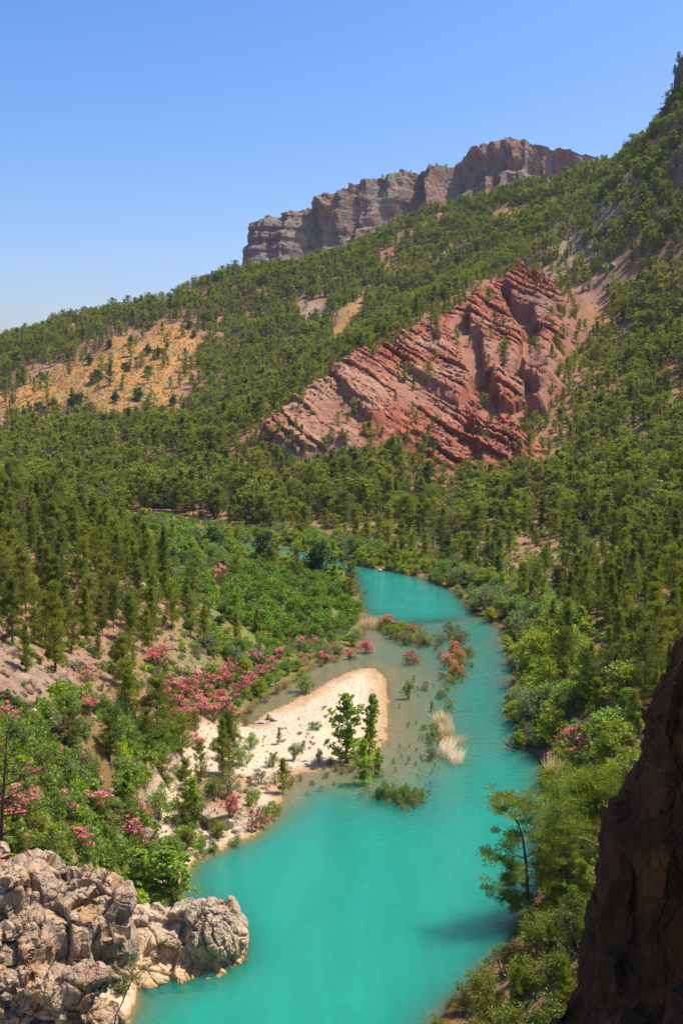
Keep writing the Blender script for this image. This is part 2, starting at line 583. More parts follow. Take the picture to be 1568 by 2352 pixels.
# ------------------------------------------------------------------ the water
sel_r = np.concatenate([np.linspace(1, 88, 60), 90 * 1.0062 ** np.arange(0, 240)])
sel_t = np.radians(np.linspace(-40, 40, 420))
WR, WT = np.meshgrid(sel_r, sel_t, indexing='ij')
wx, wy = WR * np.sin(WT), WR * np.cos(WT) - 30
wz = terrain(wx, wy)
Qw = grid_quads(*wx.shape)[:, ::-1]
keep = (wz.ravel()[Qw] < 0.1).any(1) & (poly_sd(RIVER, wx.ravel(), wy.ravel())[Qw] > -4).any(1)
Qw = Qw[keep]
used, inv = np.unique(Qw, return_inverse=True)
Vw = np.stack([wx.ravel()[used], wy.ravel()[used], np.zeros(len(used))], -1)
m = Mat('river_water')
pos = m.pos()
depth = m.attr('depth')
big = m.noise(m.scale(pos, (0.22, 0.06, 1)), 1.0, 6, .65, 1.5)
col = m.mix(m.ramp(big, 0.35, 0.7), (0.010, 0.205, 0.150), (0.013, 0.245, 0.178))
turb = m.n('ShaderNodeBsdfPrincipled', subsurface_method='BURLEY')
m.l(col, turb.inputs['Base Color'])
turb.inputs['Roughness'].default_value = 1.0
turb.inputs['Specular IOR Level'].default_value = 0.0
turb.inputs['Subsurface Weight'].default_value = 1.0
turb.inputs['Subsurface Radius'].default_value = (0.6, 1.0, 1.0)
turb.inputs['Subsurface Scale'].default_value = 8.0
tr = m.n('ShaderNodeBsdfTransparent')
tr.inputs[0].default_value = (0.86, 0.95, 0.88, 1)
op = m.math('SUBTRACT', 1.0, m.math('POWER', 2.71828, m.math('MULTIPLY', depth, -1.5)))
body = m.n('ShaderNodeMixShader')
m.l(op, body.inputs[0])
m.l(tr.outputs[0], body.inputs[1])
m.l(turb.outputs[0], body.inputs[2])
gl = m.n('ShaderNodeBsdfGlossy')
gl.inputs['Roughness'].default_value = 0.06
w1 = m.noise(m.scale(pos, (1.2, 2.6, 1)), 1.5, 5, 0.65, 0.6)
w2 = m.noise(m.scale(pos, (0.25, 0.8, 1)), 1.0, 3, 0.5, 1.2)
flow = m.attr('flow')
hh = m.math('ADD', m.math('MULTIPLY', w1, 0.35), m.math('MULTIPLY', w2, m.math('ADD', 0.25, flow)))
bn = m.bump(hh, 0.8, 0.30)
m.l(bn, gl.inputs['Normal'])
fr = m.n('ShaderNodeFresnel')
fr.inputs['IOR'].default_value = 1.33
m.l(bn, fr.inputs['Normal'])
wsh = m.n('ShaderNodeMixShader')
m.l(fr.outputs[0], wsh.inputs[0])
m.l(body.outputs[0], wsh.inputs[1])
m.l(gl.outputs[0], wsh.inputs[2])
M_WATER = m.surf(wsh.outputs[0])
flowv = sstep(115, 150, Vw[:, 1]) * sstep(1.0, 3.0, -wz.ravel()[used])
water_me = mesh_quads('river_water', Vw, inv.reshape(Qw.shape), [M_WATER], smooth=True, attrs=dict(depth=np.maximum(-wz.ravel()[used], 0), flow=flowv))
link('river_water', water_me, kind='structure')
# ------------------------------------------------------------------ red layered rock face
def rock_mat(name, c1, c2, c3, stain, fine=2.0, bump=0.6, washed=None, streak=0.5, crackdark=0.6, vstretch=0.18):
    m = Mat(name)
    pos = m.pos()
    a = m.noise(pos, 0.25 * fine, 5, 0.6)
    b = m.noise(pos, 1.4 * fine, 6, 0.7)
    s = m.noise(m.scale(pos, (1, 1, vstretch)), 0.55 * fine, 5, 0.6, 0.4)
    c = m.mix(m.ramp(a, 0.38, 0.62), c1, c2)
    c = m.mix(m.ramp(b, 0.42, 0.68, 0, .85), c, c3)
    c = m.mix(m.ramp(s, 0.5, 0.68, 0, streak), c, stain)
    dst = m.n('ShaderNodeVectorMath', operation='MULTIPLY_ADD')
    nzc = m.n('ShaderNodeTexNoise')
    m.l(pos, nzc.inputs['Vector'])
    nzc.inputs['Scale'].default_value = 0.8 * fine
    m.l(nzc.outputs['Color'], dst.inputs[0])
    dst.inputs[1].default_value = (1.3 / fine,) * 3
    m.l(pos, dst.inputs[2])
    v = m.voro(m.scale(dst.outputs[0], (1, 1, 0.5)), 0.9 * fine, 'DISTANCE_TO_EDGE')
    c = m.mix(m.ramp(v, 0.0, 0.05, crackdark, 0), c, tuple(x * 0.35 for x in c3))
    if washed:
        sep = m.n('ShaderNodeSeparateXYZ')
        m.l(pos, sep.inputs[0])
        zz = m.math('ADD', sep.outputs['Z'], m.math('MULTIPLY', b, -1.6))
        c = m.mix(m.ramp(zz, washed[1] - 0.6, washed[1], 1, 0), c, washed[0])
        low = m.ramp(sep.outputs['Z'], 0.05, 0.35, 1, 0)
        c = m.mix(low, c, (0.36, 0.24, 0.10))
    f = m.noise(pos, 5.0 * fine, 5, 0.75)
    h = m.math('ADD', m.math('MULTIPLY', b, 0.6), m.math('MULTIPLY', f, 0.25))
    h = m.math('ADD', h, m.math('MULTIPLY', m.ramp(v, 0, 0.08), 0.35))
    return m.surf(m.pbsdf(c, 0.92, m.bump(h, bump, 0.35 / fine), 0.15))


def layers(s, tmin, tmax, seed):
    r = np.random.RandomState(seed)
    lo, hi = s.min() - 5, s.max() + 5
    edges = [lo]
    while edges[-1] < hi:
        edges.append(edges[-1] + r.uniform(tmin, tmax))
    edges = np.array(edges)
    k = np.clip(np.searchsorted(edges, s) - 1, 0, len(edges) - 2)
    f = (s - edges[k]) / (edges[k + 1] - edges[k])
    return k, f, r.rand(len(edges)), edges


m = Mat('red_layered_rock')
pos = m.pos()
sepx = m.n('ShaderNodeSeparateXYZ')
m.l(pos, sepx.inputs[0])
sc = m.math('ADD', m.math('MULTIPLY', sepx.outputs['X'], 0.545), m.math('MULTIPLY', sepx.outputs['Z'], 0.84))
sc = m.math('ADD', sc, m.math('MULTIPLY', m.noise(pos, 0.05, 3), 8.0))
cmb = m.n('ShaderNodeCombineXYZ')
m.l(sc, cmb.inputs[0])
band = m.noise(cmb.outputs[0], 0.55, 4, 0.7)
band2 = m.noise(cmb.outputs[0], 1.9, 3, 0.7)
big = m.noise(pos, 0.025, 3)
c = m.mix(m.ramp(band, 0.38, 0.6), (0.23, 0.060, 0.031), (0.35, 0.135, 0.078))
c = m.mix(m.ramp(band2, 0.52, 0.7, 0, .65), c, (0.50, 0.33, 0.22))
c = m.mix(m.ramp(band2, 0.3, 0.45, .6, 0), c, (0.16, 0.045, 0.028))
c = m.mix(m.attr('pale'), c, m.mix(m.ramp(band, 0.42, 0.58), (0.30, 0.155, 0.095), (0.40, 0.27, 0.18)))
c = m.mix(m.ramp(m.noise(pos, 0.8, 5, 0.7), 0.5, 0.75, 0, .5), c, (0.29, 0.155, 0.10))
c = m.mix(m.attr('scree'), c, m.mix(m.ramp(m.noise(pos, 1.8, 4, .8), 0.4, 0.65), (0.25, 0.10, 0.06), (0.33, 0.20, 0.14)))
h = m.math('ADD', m.noise(pos, 1.1, 5, 0.75), m.math('MULTIPLY', band2, 0.6))
M_RED = m.surf(m.pbsdf(c, 0.93, m.bump(h, 0.9, 0.7), 0.1))

x0, y0 = RED.min(0) - 12
x1, y1 = RED.max(0) + 12
STEP = 0.7
rx, ry = np.meshgrid(np.arange(x0, x1, STEP), np.arange(y0, y1, STEP), indexing='ij')
shp = rx.shape
X, Y = rx.ravel(), ry.ravel()
Zb = terrain(X, Y)
pr = np.stack([X, Y, Zb], -1)
sd = poly_sd(RED, X, Y) + 3 * fbm(pr * 0.08, 3, 61)
mask = sstep(0, 9, sd)
pxs, pys, _ = project(pr)
bul = mask * (7.5 * sstep(1050, 760, pxs) + 0.6)
bul += 3.5 * mask * fbm(pr * 0.03, 3, 66)
for poly, hh, fade in (([(1150, 690), (1215, 745), (1238, 790), (1215, 830), (1200, 870), (1228, 930), (1222, 960), (1340, 960), (1340, 690), (1200, 640)], 11, 24),
                       ([(1082, 700), (1150, 688), (1205, 780), (1190, 860), (1215, 940), (1150, 955), (1118, 885), (1105, 800), (1070, 745)], 7.5, 20),
                       ([(905, 800), (960, 760), (1040, 800), (1090, 900), (1060, 960), (980, 905), (930, 850)], 5, 30),
                       ([(760, 900), (840, 860), (900, 930), (930, 1010), (850, 1030), (790, 960)], 4.5, 30),
                       ([(1080, 980), (1160, 960), (1230, 1040), (1180, 1090), (1110, 1090)], 5, 25)):
    s2 = poly_sd(gpoly(poly), X, Y) + 2.2 * fbm(pr * 0.09, 2, 71)
    bul += hh * mask * sstep(-1.0, 1.0, s2) * (1 - 0.85 * sstep(3, fade, s2))
    if hh > 6:
        bul -= 0.45 * hh * mask * sstep(-11, -3, s2) * (1 - sstep(-1.0, 1.0, s2)) * sstep(700, 760, pys)
Zs = Zb + bul
sg = 0.545 * X + 0.84 * Zs + 3.5 * fbm(pr * 0.022, 2, 81) + 0.8 * fbm(pr * 0.15, 2, 83)
k, f, hard, edges = layers(sg, 1.3, 5.2, 5)
prof = sstep(0.0, 0.16, f) * (1 - sstep(0.5, 1.0, f) * 0.75)
broken = np.clip(0.75 + 0.9 * fbm(pr * 0.05, 3, 91), 0.05, 1.3)
disp = (hard[k] * 3.4 + 0.3) * prof * broken
k2, f2, hard2, _ = layers(sg + 0.3 * fbm(pr * 0.4, 2, 95), 0.5, 1.3, 8)
disp += 0.55 * hard2[k2] * sstep(0, .25, f2) * (1 - sstep(.6, 1, f2)) * broken
w1_, w2_, cid = worley(pr * np.array([0.22, 0.22, 0.22]), 4)
disp += 0.9 * (cid - 0.5) - 0.8 * np.exp(-(w2_ - w1_) / 0.07)
a1_, a2_, aci, atl = worley(pr * 0.55 + 0.4 * fbm(pr * .3, 2, 96)[:, None], 14, True)
disp += (0.7 * (aci - .5) + 0.9 * atl - 0.35 * np.exp(-(a2_ - a1_) / .08)) * broken
gul = ridged(np.stack([X * 0.045 + Zs * 0.02, Y * 0.012, 0 * X], -1), 3, 99)
disp -= 2.5 * sstep(0.55, 0.95, gul)
scree = sstep(0.15, 0.5, fbm(pr * np.array([0.03, 0.02, 0.02]), 3, 101) + 0.25 * sstep(1000, 1300, pxs))
disp = disp * (1 - 0.7 * scree) + 0.5 * fbm(pr * 0.5, 3, 103)
disp *= mask
nout = np.array([-0.30, -0.72, 0.62])
Pv = np.stack([X, Y, Zs], -1) + disp[:, None] * nout
Pv[:, 2] -= (1 - sstep(-8, 4, sd)) * 3.0
pale = sstep(0.0, 0.35, fbm(pr * 0.03, 2, 111) + 0.3 * sstep(900, 700, pxs) - 0.17) * 0.8
Q = grid_quads(*shp)
Q = Q[(sd[Q] > -7).any(1)]
u, inv = np.unique(Q, return_inverse=True)
red_me = mesh_quads('red_rock_face', Pv[u], inv.reshape(Q.shape), [M_RED], smooth=False, attrs=dict(pale=pale[u], scree=scree[u]))
link('red_rock_face', red_me, label='red rock face of tilted layered beds rising from the pine forest', cat='rock face')
# trees on the face stand on this surface
RXY = (x0, y0, shp)
RZ = np.where(sd > -2, Pv[:, 2] - 0.2, -99).reshape(shp)


def height2(x, y):
    z = height(x, y)
    i = np.round((x - x0) / STEP).astype(int)
    j = np.round((y - y0) / STEP).astype(int)
    ok = (i >= 0) & (j >= 0) & (i < shp[0]) & (j < shp[1])
    z2 = RZ[np.clip(i, 0, shp[0] - 1), np.clip(j, 0, shp[1] - 1)]
    return np.where(ok, np.maximum(z, z2), z)


# ------------------------------------------------------------------ far table mountain with its cliffs
TOP = np.array([(520, 640), (556, 612), (566, 592), (577, 560), (584, 516), (600, 502), (640, 492), (680, 487), (700, 478), (740, 462), (770, 450), (800, 437), (815, 425),
                (850, 408), (880, 402), (925, 384), (940, 392), (965, 392), (975, 375), (1003, 388), (1020, 378), (1050, 360), (1080, 340), (1120, 328),
                (1150, 323), (1190, 325), (1220, 330), (1260, 340), (1300, 348), (1340, 358), (1375, 366), (1420, 372), (1500, 380), (1600, 390)], float)
NU, NV = 560, 130
us = np.linspace(0, 1, NU)
tx = np.interp(us, np.linspace(0, 1, len(TOP)), TOP[:, 0])
tx = np.linspace(520, 1600, NU)
ty = np.interp(tx, TOP[:, 0], TOP[:, 1])
Dm = np.interp(tx, [520, 600, 900, 1200, 1600], [1500, 1420, 1480, 1560, 1640])
topP = at_y(tx, ty, Dm)
topP[:, 2] += 3.0 * fbm(np.stack([tx * 0.03, 0 * tx, 0 * tx], -1), 4, 7) + 2.2 * (vnoise(np.stack([tx * 0.15, 0 * tx, 0 * tx], -1), 3))
v = np.linspace(0, 1, NV)
zt = topP[:, 2][:, None]
zz = zt - (zt - 60) * v[None, :]
drop = zt - zz
# steep tiers with ledges between them, talus below
tier = np.interp(tx, [560, 700, 1000, 1150, 1400], [70, 75, 60, 42, 34])[:, None]
t1 = sstep(0, 1, (drop - tier) / 7)
t2 = sstep(0, 1, (drop - tier * 2.1) / 12)
off = 0.03 * drop + 24 * t1 + 30 * t2 + 0.45 * np.maximum(drop - tier * 2.6, 0)
lit = np.interp(tx, [560, 590, 690, 720], [1, 1, 1, 0])[:, None]
off = off + lit * 0.55 * drop
UX = topP[:, 0][:, None] + 0 * drop
q = np.stack([UX * 0.02, zz * 0.006, 0 * zz], -1)
butt = ridged(q, 3, 201)
off = off + 34 * (butt - 0.2) * (1 - .6 * lit) + 6 * ridged(np.stack([UX * 0.045 + 2 * fbm(np.stack([UX * .01, zz * .02, 0 * zz], -1), 2, 208), zz * 0.012, 0 * zz], -1), 3, 206) * (1 - lit) + 7 * fbm(np.stack([UX * 0.05, zz * 0.012, 0 * zz], -1), 3, 205)
kk, ff, hd, _ = layers(zz + 3 * fbm(q * 3, 2, 207), 3, 11, 12)
off = off + 2.6 * (hd[kk] - 0.4) * (sstep(0, .15, ff) - sstep(.85, 1, ff)) + lit * 6 * (hd[kk] - 0.3) * sstep(0, .2, ff)
off = off + 10 * fbm(np.stack([UX * 0.06, zz * 0.06, 0 * zz], -1), 5, 209, .6)
# bites in the rim
notch = np.clip(fbm(np.stack([UX * 0.05, 0 * zz, 0 * zz], -1), 3, 211), 0, 1)
fdir = np.array([-0.42, -0.9, 0])
Bx = UX + fdir[0] * off
By = topP[:, 1][:, None] + fdir[1] * off
wall = np.stack([Bx, By, zz], -1)
nb = 14
back_ = np.stack([np.stack([topP[:, 0] + 12 * j + 0 * tx, topP[:, 1] + 26 * j, topP[:, 2] - 1.5 * j - 0.12 * j * j + (2.5 * vnoise(np.stack([tx * 0.08, 0 * tx + j, 0 * tx], -1), 9) if j > 0 else 0)], -1)
                  for j in range(nb, 0, -1)], 1)
allp = np.concatenate([back_, wall], 1)
m = Mat('limestone_cliff')
pos = m.pos()
sep = m.n('ShaderNodeSeparateXYZ')
m.l(pos, sep.inputs[0])
a = m.noise(pos, 0.02, 4)
b = m.noise(pos, 0.12, 5, .7)
s = m.noise(m.scale(pos, (1, 1, 0.12)), 0.07, 5, .6)
c = m.mix(m.ramp(a, 0.4, 0.6), (0.21, 0.185, 0.16), (0.26, 0.215, 0.17))
c = m.mix(m.ramp(b, 0.42, 0.66, 0, .9), c, (0.115, 0.09, 0.075))
red_w = m.math('MULTIPLY', m.ramp(s, 0.47, 0.57, 0, .75), m.ramp(sep.outputs['X'], -60, 130, 0.3, 1.0))
c = m.mix(red_w, c, (0.29, 0.11, 0.05))
c = m.mix(m.ramp(m.noise(m.scale(pos, (1, 1, 6)), 0.03, 4), 0.5, 0.65, 0, .5), c, (0.33, 0.27, 0.20))
M_CLIFF = m.surf(m.pbsdf(c, 0.95, m.bump(b, 1.0, 7.0), 0.1))
butte_me = mesh_quads('table_mountain', allp.reshape(-1, 3), grid_quads(NU, NV + nb)[:, ::-1], [M_CLIFF], smooth=False)
link('table_mountain', butte_me, label='long grey and red limestone cliff standing behind the forest ridge', cat='cliff')
BUTTE = allp

# ------------------------------------------------------------------ rocks grown from overlapping blocks
def lump_mesh(name, lumps, voxel):
    import bmesh
    bm = bmesh.new()
    for i, (c, s, rz, rx_, pw) in enumerate(lumps):
        r = bmesh.ops.create_icosphere(bm, subdivisions=4, radius=1.0)
        M = Matrix.Translation(Vector(c)) @ Matrix.Rotation(rz, 4, 'Z') @ Matrix.Rotation(rx_, 4, 'X')
        for vv in r['verts']:
            d = vv.co.normalized()
            e = Vector([math.copysign(abs(q) ** pw, q) for q in d])
            e = e / max(abs(e.x), abs(e.y), abs(e.z)) ** (0.55 if pw < .9 else .12)
            vv.co = M @ Vector((e.x * s[0] / 2, e.y * s[1] / 2, e.z * s[2] / 2))
    me = bpy.data.meshes.new(name)
    bm.to_mesh(me)
    bm.free()
    o = bpy.data.objects.new(name, me)
    COL.objects.link(o)
    md = o.modifiers.new('r', 'REMESH')
    md.mode = 'VOXEL'
    md.voxel_size = voxel
    md.use_smooth_shade = False
    dg = bpy.context.evaluated_depsgraph_get()
    me2 = bpy.data.meshes.new_from_object(o.evaluated_get(dg))
    bpy.data.objects.remove(o)
    bpy.data.meshes.remove(me)
    return me2


def limestone(me, cell=2.0, amp=1.0, seed=0, tilt=0.25, stretch=0.55):
    for lev in range(4):
        v_, n_ = arrays(me)
        ca, sa = math.cos(tilt), math.sin(tilt)
        w = np.stack([v_[:, 0] * ca - v_[:, 2] * sa, v_[:, 1], (v_[:, 0] * sa + v_[:, 2] * ca) * stretch], -1)
        w = w + 0.3 * np.stack([fbm(v_ * 0.5, 2, seed + 1), fbm(v_ * 0.5, 2, seed + 2), fbm(v_ * 0.5, 2, seed + 3)], -1)
        rugged = np.clip(0.55 + 1.3 * fbm(v_ * 0.33, 2, seed + 40), 0.12, 1.3)
        if lev == 0:
            d = 0.55 * fbm(v_ * 0.45, 3, seed + 5)
        elif lev == 1:
            f1, f2_, ci, tl_ = worley(w / cell, seed + 7, True)
            d = 0.40 * cell * (ci - 0.5) - 0.20 * cell * np.exp(-(f2_ - f1) / 0.045) + 0.34 * cell * tl_
        elif lev == 2:
            f1, f2_, ci, tl_ = worley(w / (cell * 0.36), seed + 17, True)
            d = (0.12 * cell * (ci - 0.5) - 0.10 * cell * np.exp(-(f2_ - f1) / 0.05) + 0.15 * cell * tl_) * rugged
        else:
            f1, f2_, ci, tl_ = worley(w / (cell * 0.14), seed + 19, True)
            d = 0.03 * cell * fbm(v_ * 4.5 / cell, 4, seed + 27) + (0.035 * cell * (ci - .5) - .03 * cell * np.exp(-(f2_ - f1) / .08) + .045 * cell * tl_) * (.15 + .7 * rugged)
        v_ = v_ + n_ * (d * amp)[:, None]
        me.vertices.foreach_set('co', np.ascontiguousarray(v_, dtype=np.float32).ravel())
        me.update()
    return me


M_LIME = rock_mat('grey_limestone', (0.47, 0.345, 0.23), (0.37, 0.275, 0.185), (0.225, 0.165, 0.11), (0.38, 0.19, 0.07), 1.6, 0.9, crackdark=.3, streak=.65)
M_LIME2 = rock_mat('pale_limestone', (0.50, 0.395, 0.285), (0.41, 0.32, 0.235), (0.27, 0.21, 0.155), (0.36, 0.25, 0.14), 1.4, 0.8, washed=((0.54, 0.39, 0.235), 1.5), streak=.45, crackdark=.3)


def L3(px, py, D):
    return tuple(at_y(float(px), float(py), float(D)))


crag = [
    (L3(110, 2085, 59.5), (5.0, 5, 3.4), 0.1, 0.1, 0.8), (L3(60, 2060, 60.5), (3.6, 5, 4.6), 0.3, 0, 0.8), (L3(-90, 2070, 61), (4.5, 6, 6.2), 0.2, 0, 0.8), (L3(70, 1975, 61), (1.3, 2, 1.2), .4, 0, .8),
    (L3(10, 2030, 58.5), (2.0, 2.4, 2.4), .4, 0, .8), (L3(175, 2025, 61), (1.7, 2.4, 1.8), .1, 0, .8),
    (L3(248, 2045, 60), (2.3, 3.4, 2.6), 0.2, 0.1, 1.0), (L3(210, 2040, 60.5), (1.5, 3, 2.4), 0.1, 0.1, 0.8), (L3(265, 2150, 59.5), (1.6, 3.0, 4.0), 0.0, 0.1, 0.8), (L3(215, 2130, 58.8), (1.6, 2.6, 3.9), 0.2, 0.05, 0.8),
    (L3(150, 2140, 58.5), (1.6, 3.0, 3.6), 0.3, 0.05, 0.8), (L3(80, 2150, 57.5), (2.6, 3.0, 2.8), 0.3, 0.2, 0.8),
    (L3(50, 2235, 56), (3.8, 3.8, 2.6), 0.15, 0.25, 0.8), (L3(200, 2235, 56), (3.2, 2.8, 1.9), 0.2, 0.25, 1.0), (L3(140, 2265, 55.5), (2.2, 2.6, 1.6), 0.2, 0.25, 1.0), (L3(-40, 2200, 55.5), (2.6, 3.4, 4.4), 0.2, 0.1, 0.8),
    (L3(150, 2420, 59.0), (3.2, 2.8, 6.6), 0.1, -0.1, 0.8), (L3(230, 2420, 57.5), (2.4, 3.0, 7.4), 0.1, 0.0, 0.8), (L3(268, 2440, 58.5), (2.3, 3.2, 5.2), -0.1, 0.0, 1.0),
    (L3(-40, 2360, 55.0), (1.6, 2.6, 3.8), 0.1, 0.1, 0.8), (L3(60, 2560, 60), (5.5, 4, 7), 0.1, 0, 0.8), (L3(0, 2640, 62), (9.5, 7, 10), 0.1, 0, 0.8), (L3(-20, 2330, 62), (10, 6, 11), 0.1, 0, 0.8),
]
me = limestone(lump_mesh('limestone_crag', crag, 0.075), 1.9, 1.0, 300)
me.materials.append(M_LIME)
v_, n_ = arrays(me)
v_[:, 2] -= 0.85
me.vertices.foreach_set('co', np.ascontiguousarray(v_, dtype=np.float32).ravel())
me.update()
crag_me = me
link('limestone_crag', me, label='tall cracked grey limestone crag with dark overhang at the water\'s edge', cat='rock')

isl = [
    (L3(484, 2160, 75), (4.9, 5.4, 6.4), 0.2, 0.15, 1.0), (L3(440, 2165, 75.5), (4.0, 5, 5.6), 0.2, 0, 1.0), (L3(395, 2185, 75), (3.2, 5, 4.4), 0.1, 0, 0.8), (L3(330, 2165, 75.5), (4.4, 5, 4.6), 0.3, 0, 1.0), (L3(540, 2155, 75), (2.0, 3.4, 3.4), 0.3, .3, 1.0),
    (L3(430, 2245, 73), (7.2, 4.4, 2.4), 0.12, 0, 1.0), (L3(350, 2245, 72.5), (5.0, 4.4, 2.6), -0.05, 0, 1.0), (L3(515, 2215, 74.5), (3.0, 4.4, 3.0), 0.4, 0, 1.0), (L3(300, 2220, 74), (4, 4, 3.4), 0, 0, 1.0),
]
me = limestone(lump_mesh('shore_rock', isl, 0.07), 1.7, 0.75, 400, -0.3)
me.materials.append(M_LIME2)
link('shore_rock', me, label='rounded pale limestone rock jutting into the turquoise water', cat='rock')

# ------------------------------------------------------------------ dark cliff close by on the right
SIL = np.array([(1190, 2600), (1215, 2450), (1245, 2352), (1262, 2290), (1300, 2232), (1330, 2195), (1365, 2150), (1388, 2085), (1398, 2040), (1410, 1985), (1420, 1900), (1440, 1850),
                (1450, 1800), (1470, 1740), (1487, 1650), (1502, 1598), (1530, 1560), (1558, 1508), (1600, 1440), (1680, 1320), (1800, 1200)], float)
ny, nc = 330, 250
sy = np.linspace(0, 1, ny)
sp_ = np.interp(sy, np.linspace(0, 1, len(SIL)), np.arange(len(SIL)))
spx = np.interp(sp_, np.arange(len(SIL)), SIL[:, 0])
spy = np.interp(sp_, np.arange(len(SIL)), SIL[:, 1])
E = at_y(spx + 34, spy, np.full(ny, 46.0))
E = E[np.argsort(E[:, 2])]
sect = np.array([(34, 64), (16, 58), (6, 51.5), (1.2, 48), (0, 46), (0.5, 43), (1.2, 36), (1.6, 28), (3.5, 20), (9, 14), (30, 10)], float)
ts = np.linspace(0, 1, nc)
tk = np.concatenate([[0], np.cumsum([2, 2.5, 2, 3, 3, 5, 5, 4, 2.5, 2])])
tk /= tk[-1]
cx_, cy_ = np.interp(ts, tk, sect[:, 0]), np.interp(ts, tk, sect[:, 1])
CXX = E[:, 0][:, None] + cx_[None]
CYY = 0 * CXX + cy_[None]
CZZ = E[:, 2][:, None] + 0 * CXX
V = np.stack([CXX, CYY, CZZ], -1).reshape(-1, 3)
cliff_me = mesh_quads('shaded_cliff', V, grid_quads(ny, nc), smooth=False)
for lev in range(3):
    v_, n_ = arrays(cliff_me)
    if lev == 0:
        d = 1.4 * fbm(v_ * np.array([.22, .22, .14]), 3, 501) + 0.9 * ridged(v_ * np.array([.25, .25, .10]), 3, 503) - 0.5
    elif lev == 1:
        f1, f2_, ci = worley(v_ * np.array([.5, .5, .16]), 507)
        d = 0.8 * (ci - .5) - 0.25 * np.exp(-(f2_ - f1) / .1) - .5 * f1
    else:
        f1, f2_, ci = worley(v_ * np.array([1.5, 1.5, .7]), 509)
        d = 0.16 * (ci - .5) - .2 * f1 + 0.18 * fbm(v_ * 1.6, 4, 511)
    v_ += n_ * d[:, None]
    cliff_me.vertices.foreach_set('co', np.ascontiguousarray(v_, dtype=np.float32).ravel())
    cliff_me.update()
cliff_me.materials.append(rock_mat('shade_darkened_stained_limestone', (0.085, 0.042, 0.017), (0.06, 0.032, 0.014), (0.032, 0.018, 0.009), (0.17, 0.065, 0.015), 0.9, 1.0, streak=.75, crackdark=0, vstretch=.12))  # rock tones darkened to keep the cliff's shade deep; orange streaks are staining
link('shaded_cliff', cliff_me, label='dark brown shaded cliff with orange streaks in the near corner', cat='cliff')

# rock wall high above the forest at the edge of the picture
fp = [(1490, 300), (1525, 235), (1545, 185), (1568, 150), (1620, 60), (1700, -60), (1850, -200)]
fa = np.array(fp, float)
nu, nv = 120, 70
txx = np.linspace(1500, 1850, nu)
tyy = np.interp(txx, fa[:, 0], fa[:, 1])
tp = at_y(txx, tyy, np.full(nu, 705.0))
vv_ = np.linspace(0, 1, nv)
zc = tp[:, 2][:, None] - 75 * vv_[None]
offc = 12 * vv_[None] + 9 * ridged(np.stack([tp[:, 0][:, None] * 0.05 + 0 * zc, zc * 0.02, 0 * zc], -1), 3, 601) + 4 * fbm(np.stack([tp[:, 0][:, None] * 0.15 + 0 * zc, zc * 0.1, 0 * zc], -1), 4, 603)
wallc = np.stack([tp[:, 0][:, None] - 0.75 * offc, tp[:, 1][:, None] - 0.65 * offc, zc], -1)
bk_ = np.stack([np.stack([tp[:, 0] + 12 * j, tp[:, 1] + 8 * j, tp[:, 2] - 1.0 * j], -1) for j in (4, 2, 1)], 1)
hw = np.concatenate([bk_, wallc], 1)
hw_me = mesh_quads('hilltop_crag', hw.reshape(-1, 3), grid_quads(nu, nv + 3)[:, ::-1], [M_CLIFF], smooth=False)
link('hilltop_crag', hw_me, label='dark grey rock wall topping the steep wooded slope at the picture edge', cat='cliff')
# ------------------------------------------------------------------ plant materials
def leaf_mat(name, col, var=0.35, trans=0.35, tint=(1.25, 1.05, 0.5), rough=0.6):
    m = Mat(name)
    oi = m.n('ShaderNodeObjectInfo').outputs['Random']
    isl_ = m.n('ShaderNodeNewGeometry').outputs['Random Per Island']
    dark = tuple(x * (1 - var) for x in col)
    lite = tuple(min(1, x * (1 + var) * t) for x, t in zip(col, tint))
    c = m.mix(oi, dark, lite)
    c = m.mix(m.math('MULTIPLY', isl_, 0.6), c, tuple(x * 1.25 for x in col))
    d = m.n('ShaderNodeBsdfDiffuse')
    m.l(c, d.inputs[0])
    t = m.n('ShaderNodeBsdfTranslucent')
    m.l(m.mix(1.0, c, (1.15, 1.2, 0.55), 'MULTIPLY'), t.inputs[0])
    s = m.n('ShaderNodeMixShader')
    s.inputs[0].default_value = trans
    m.l(d.outputs[0], s.inputs[1])
    m.l(t.outputs[0], s.inputs[2])
    g = m.n('ShaderNodeBsdfGlossy')
    g.inputs['Roughness'].default_value = rough
    g.inputs[0].default_value = (1, 1, 1, 1)
    s2 = m.n('ShaderNodeMixShader')
    s2.inputs[0].default_value = 0.03
    m.l(s.outputs[0], s2.inputs[1])
    m.l(g.outputs[0], s2.inputs[2])
    return m.surf(s2.outputs[0])


def bark_mat(name, a, b):
    m = Mat(name)
    pos = m.coord('Object')
    n = m.noise(m.scale(pos, (1, 1, 0.25)), 7, 4, .7)
    return m.surf(m.pbsdf(m.mix(m.ramp(n, .35, .65), a, b), 0.9, m.bump(n, .6, .05), .1))


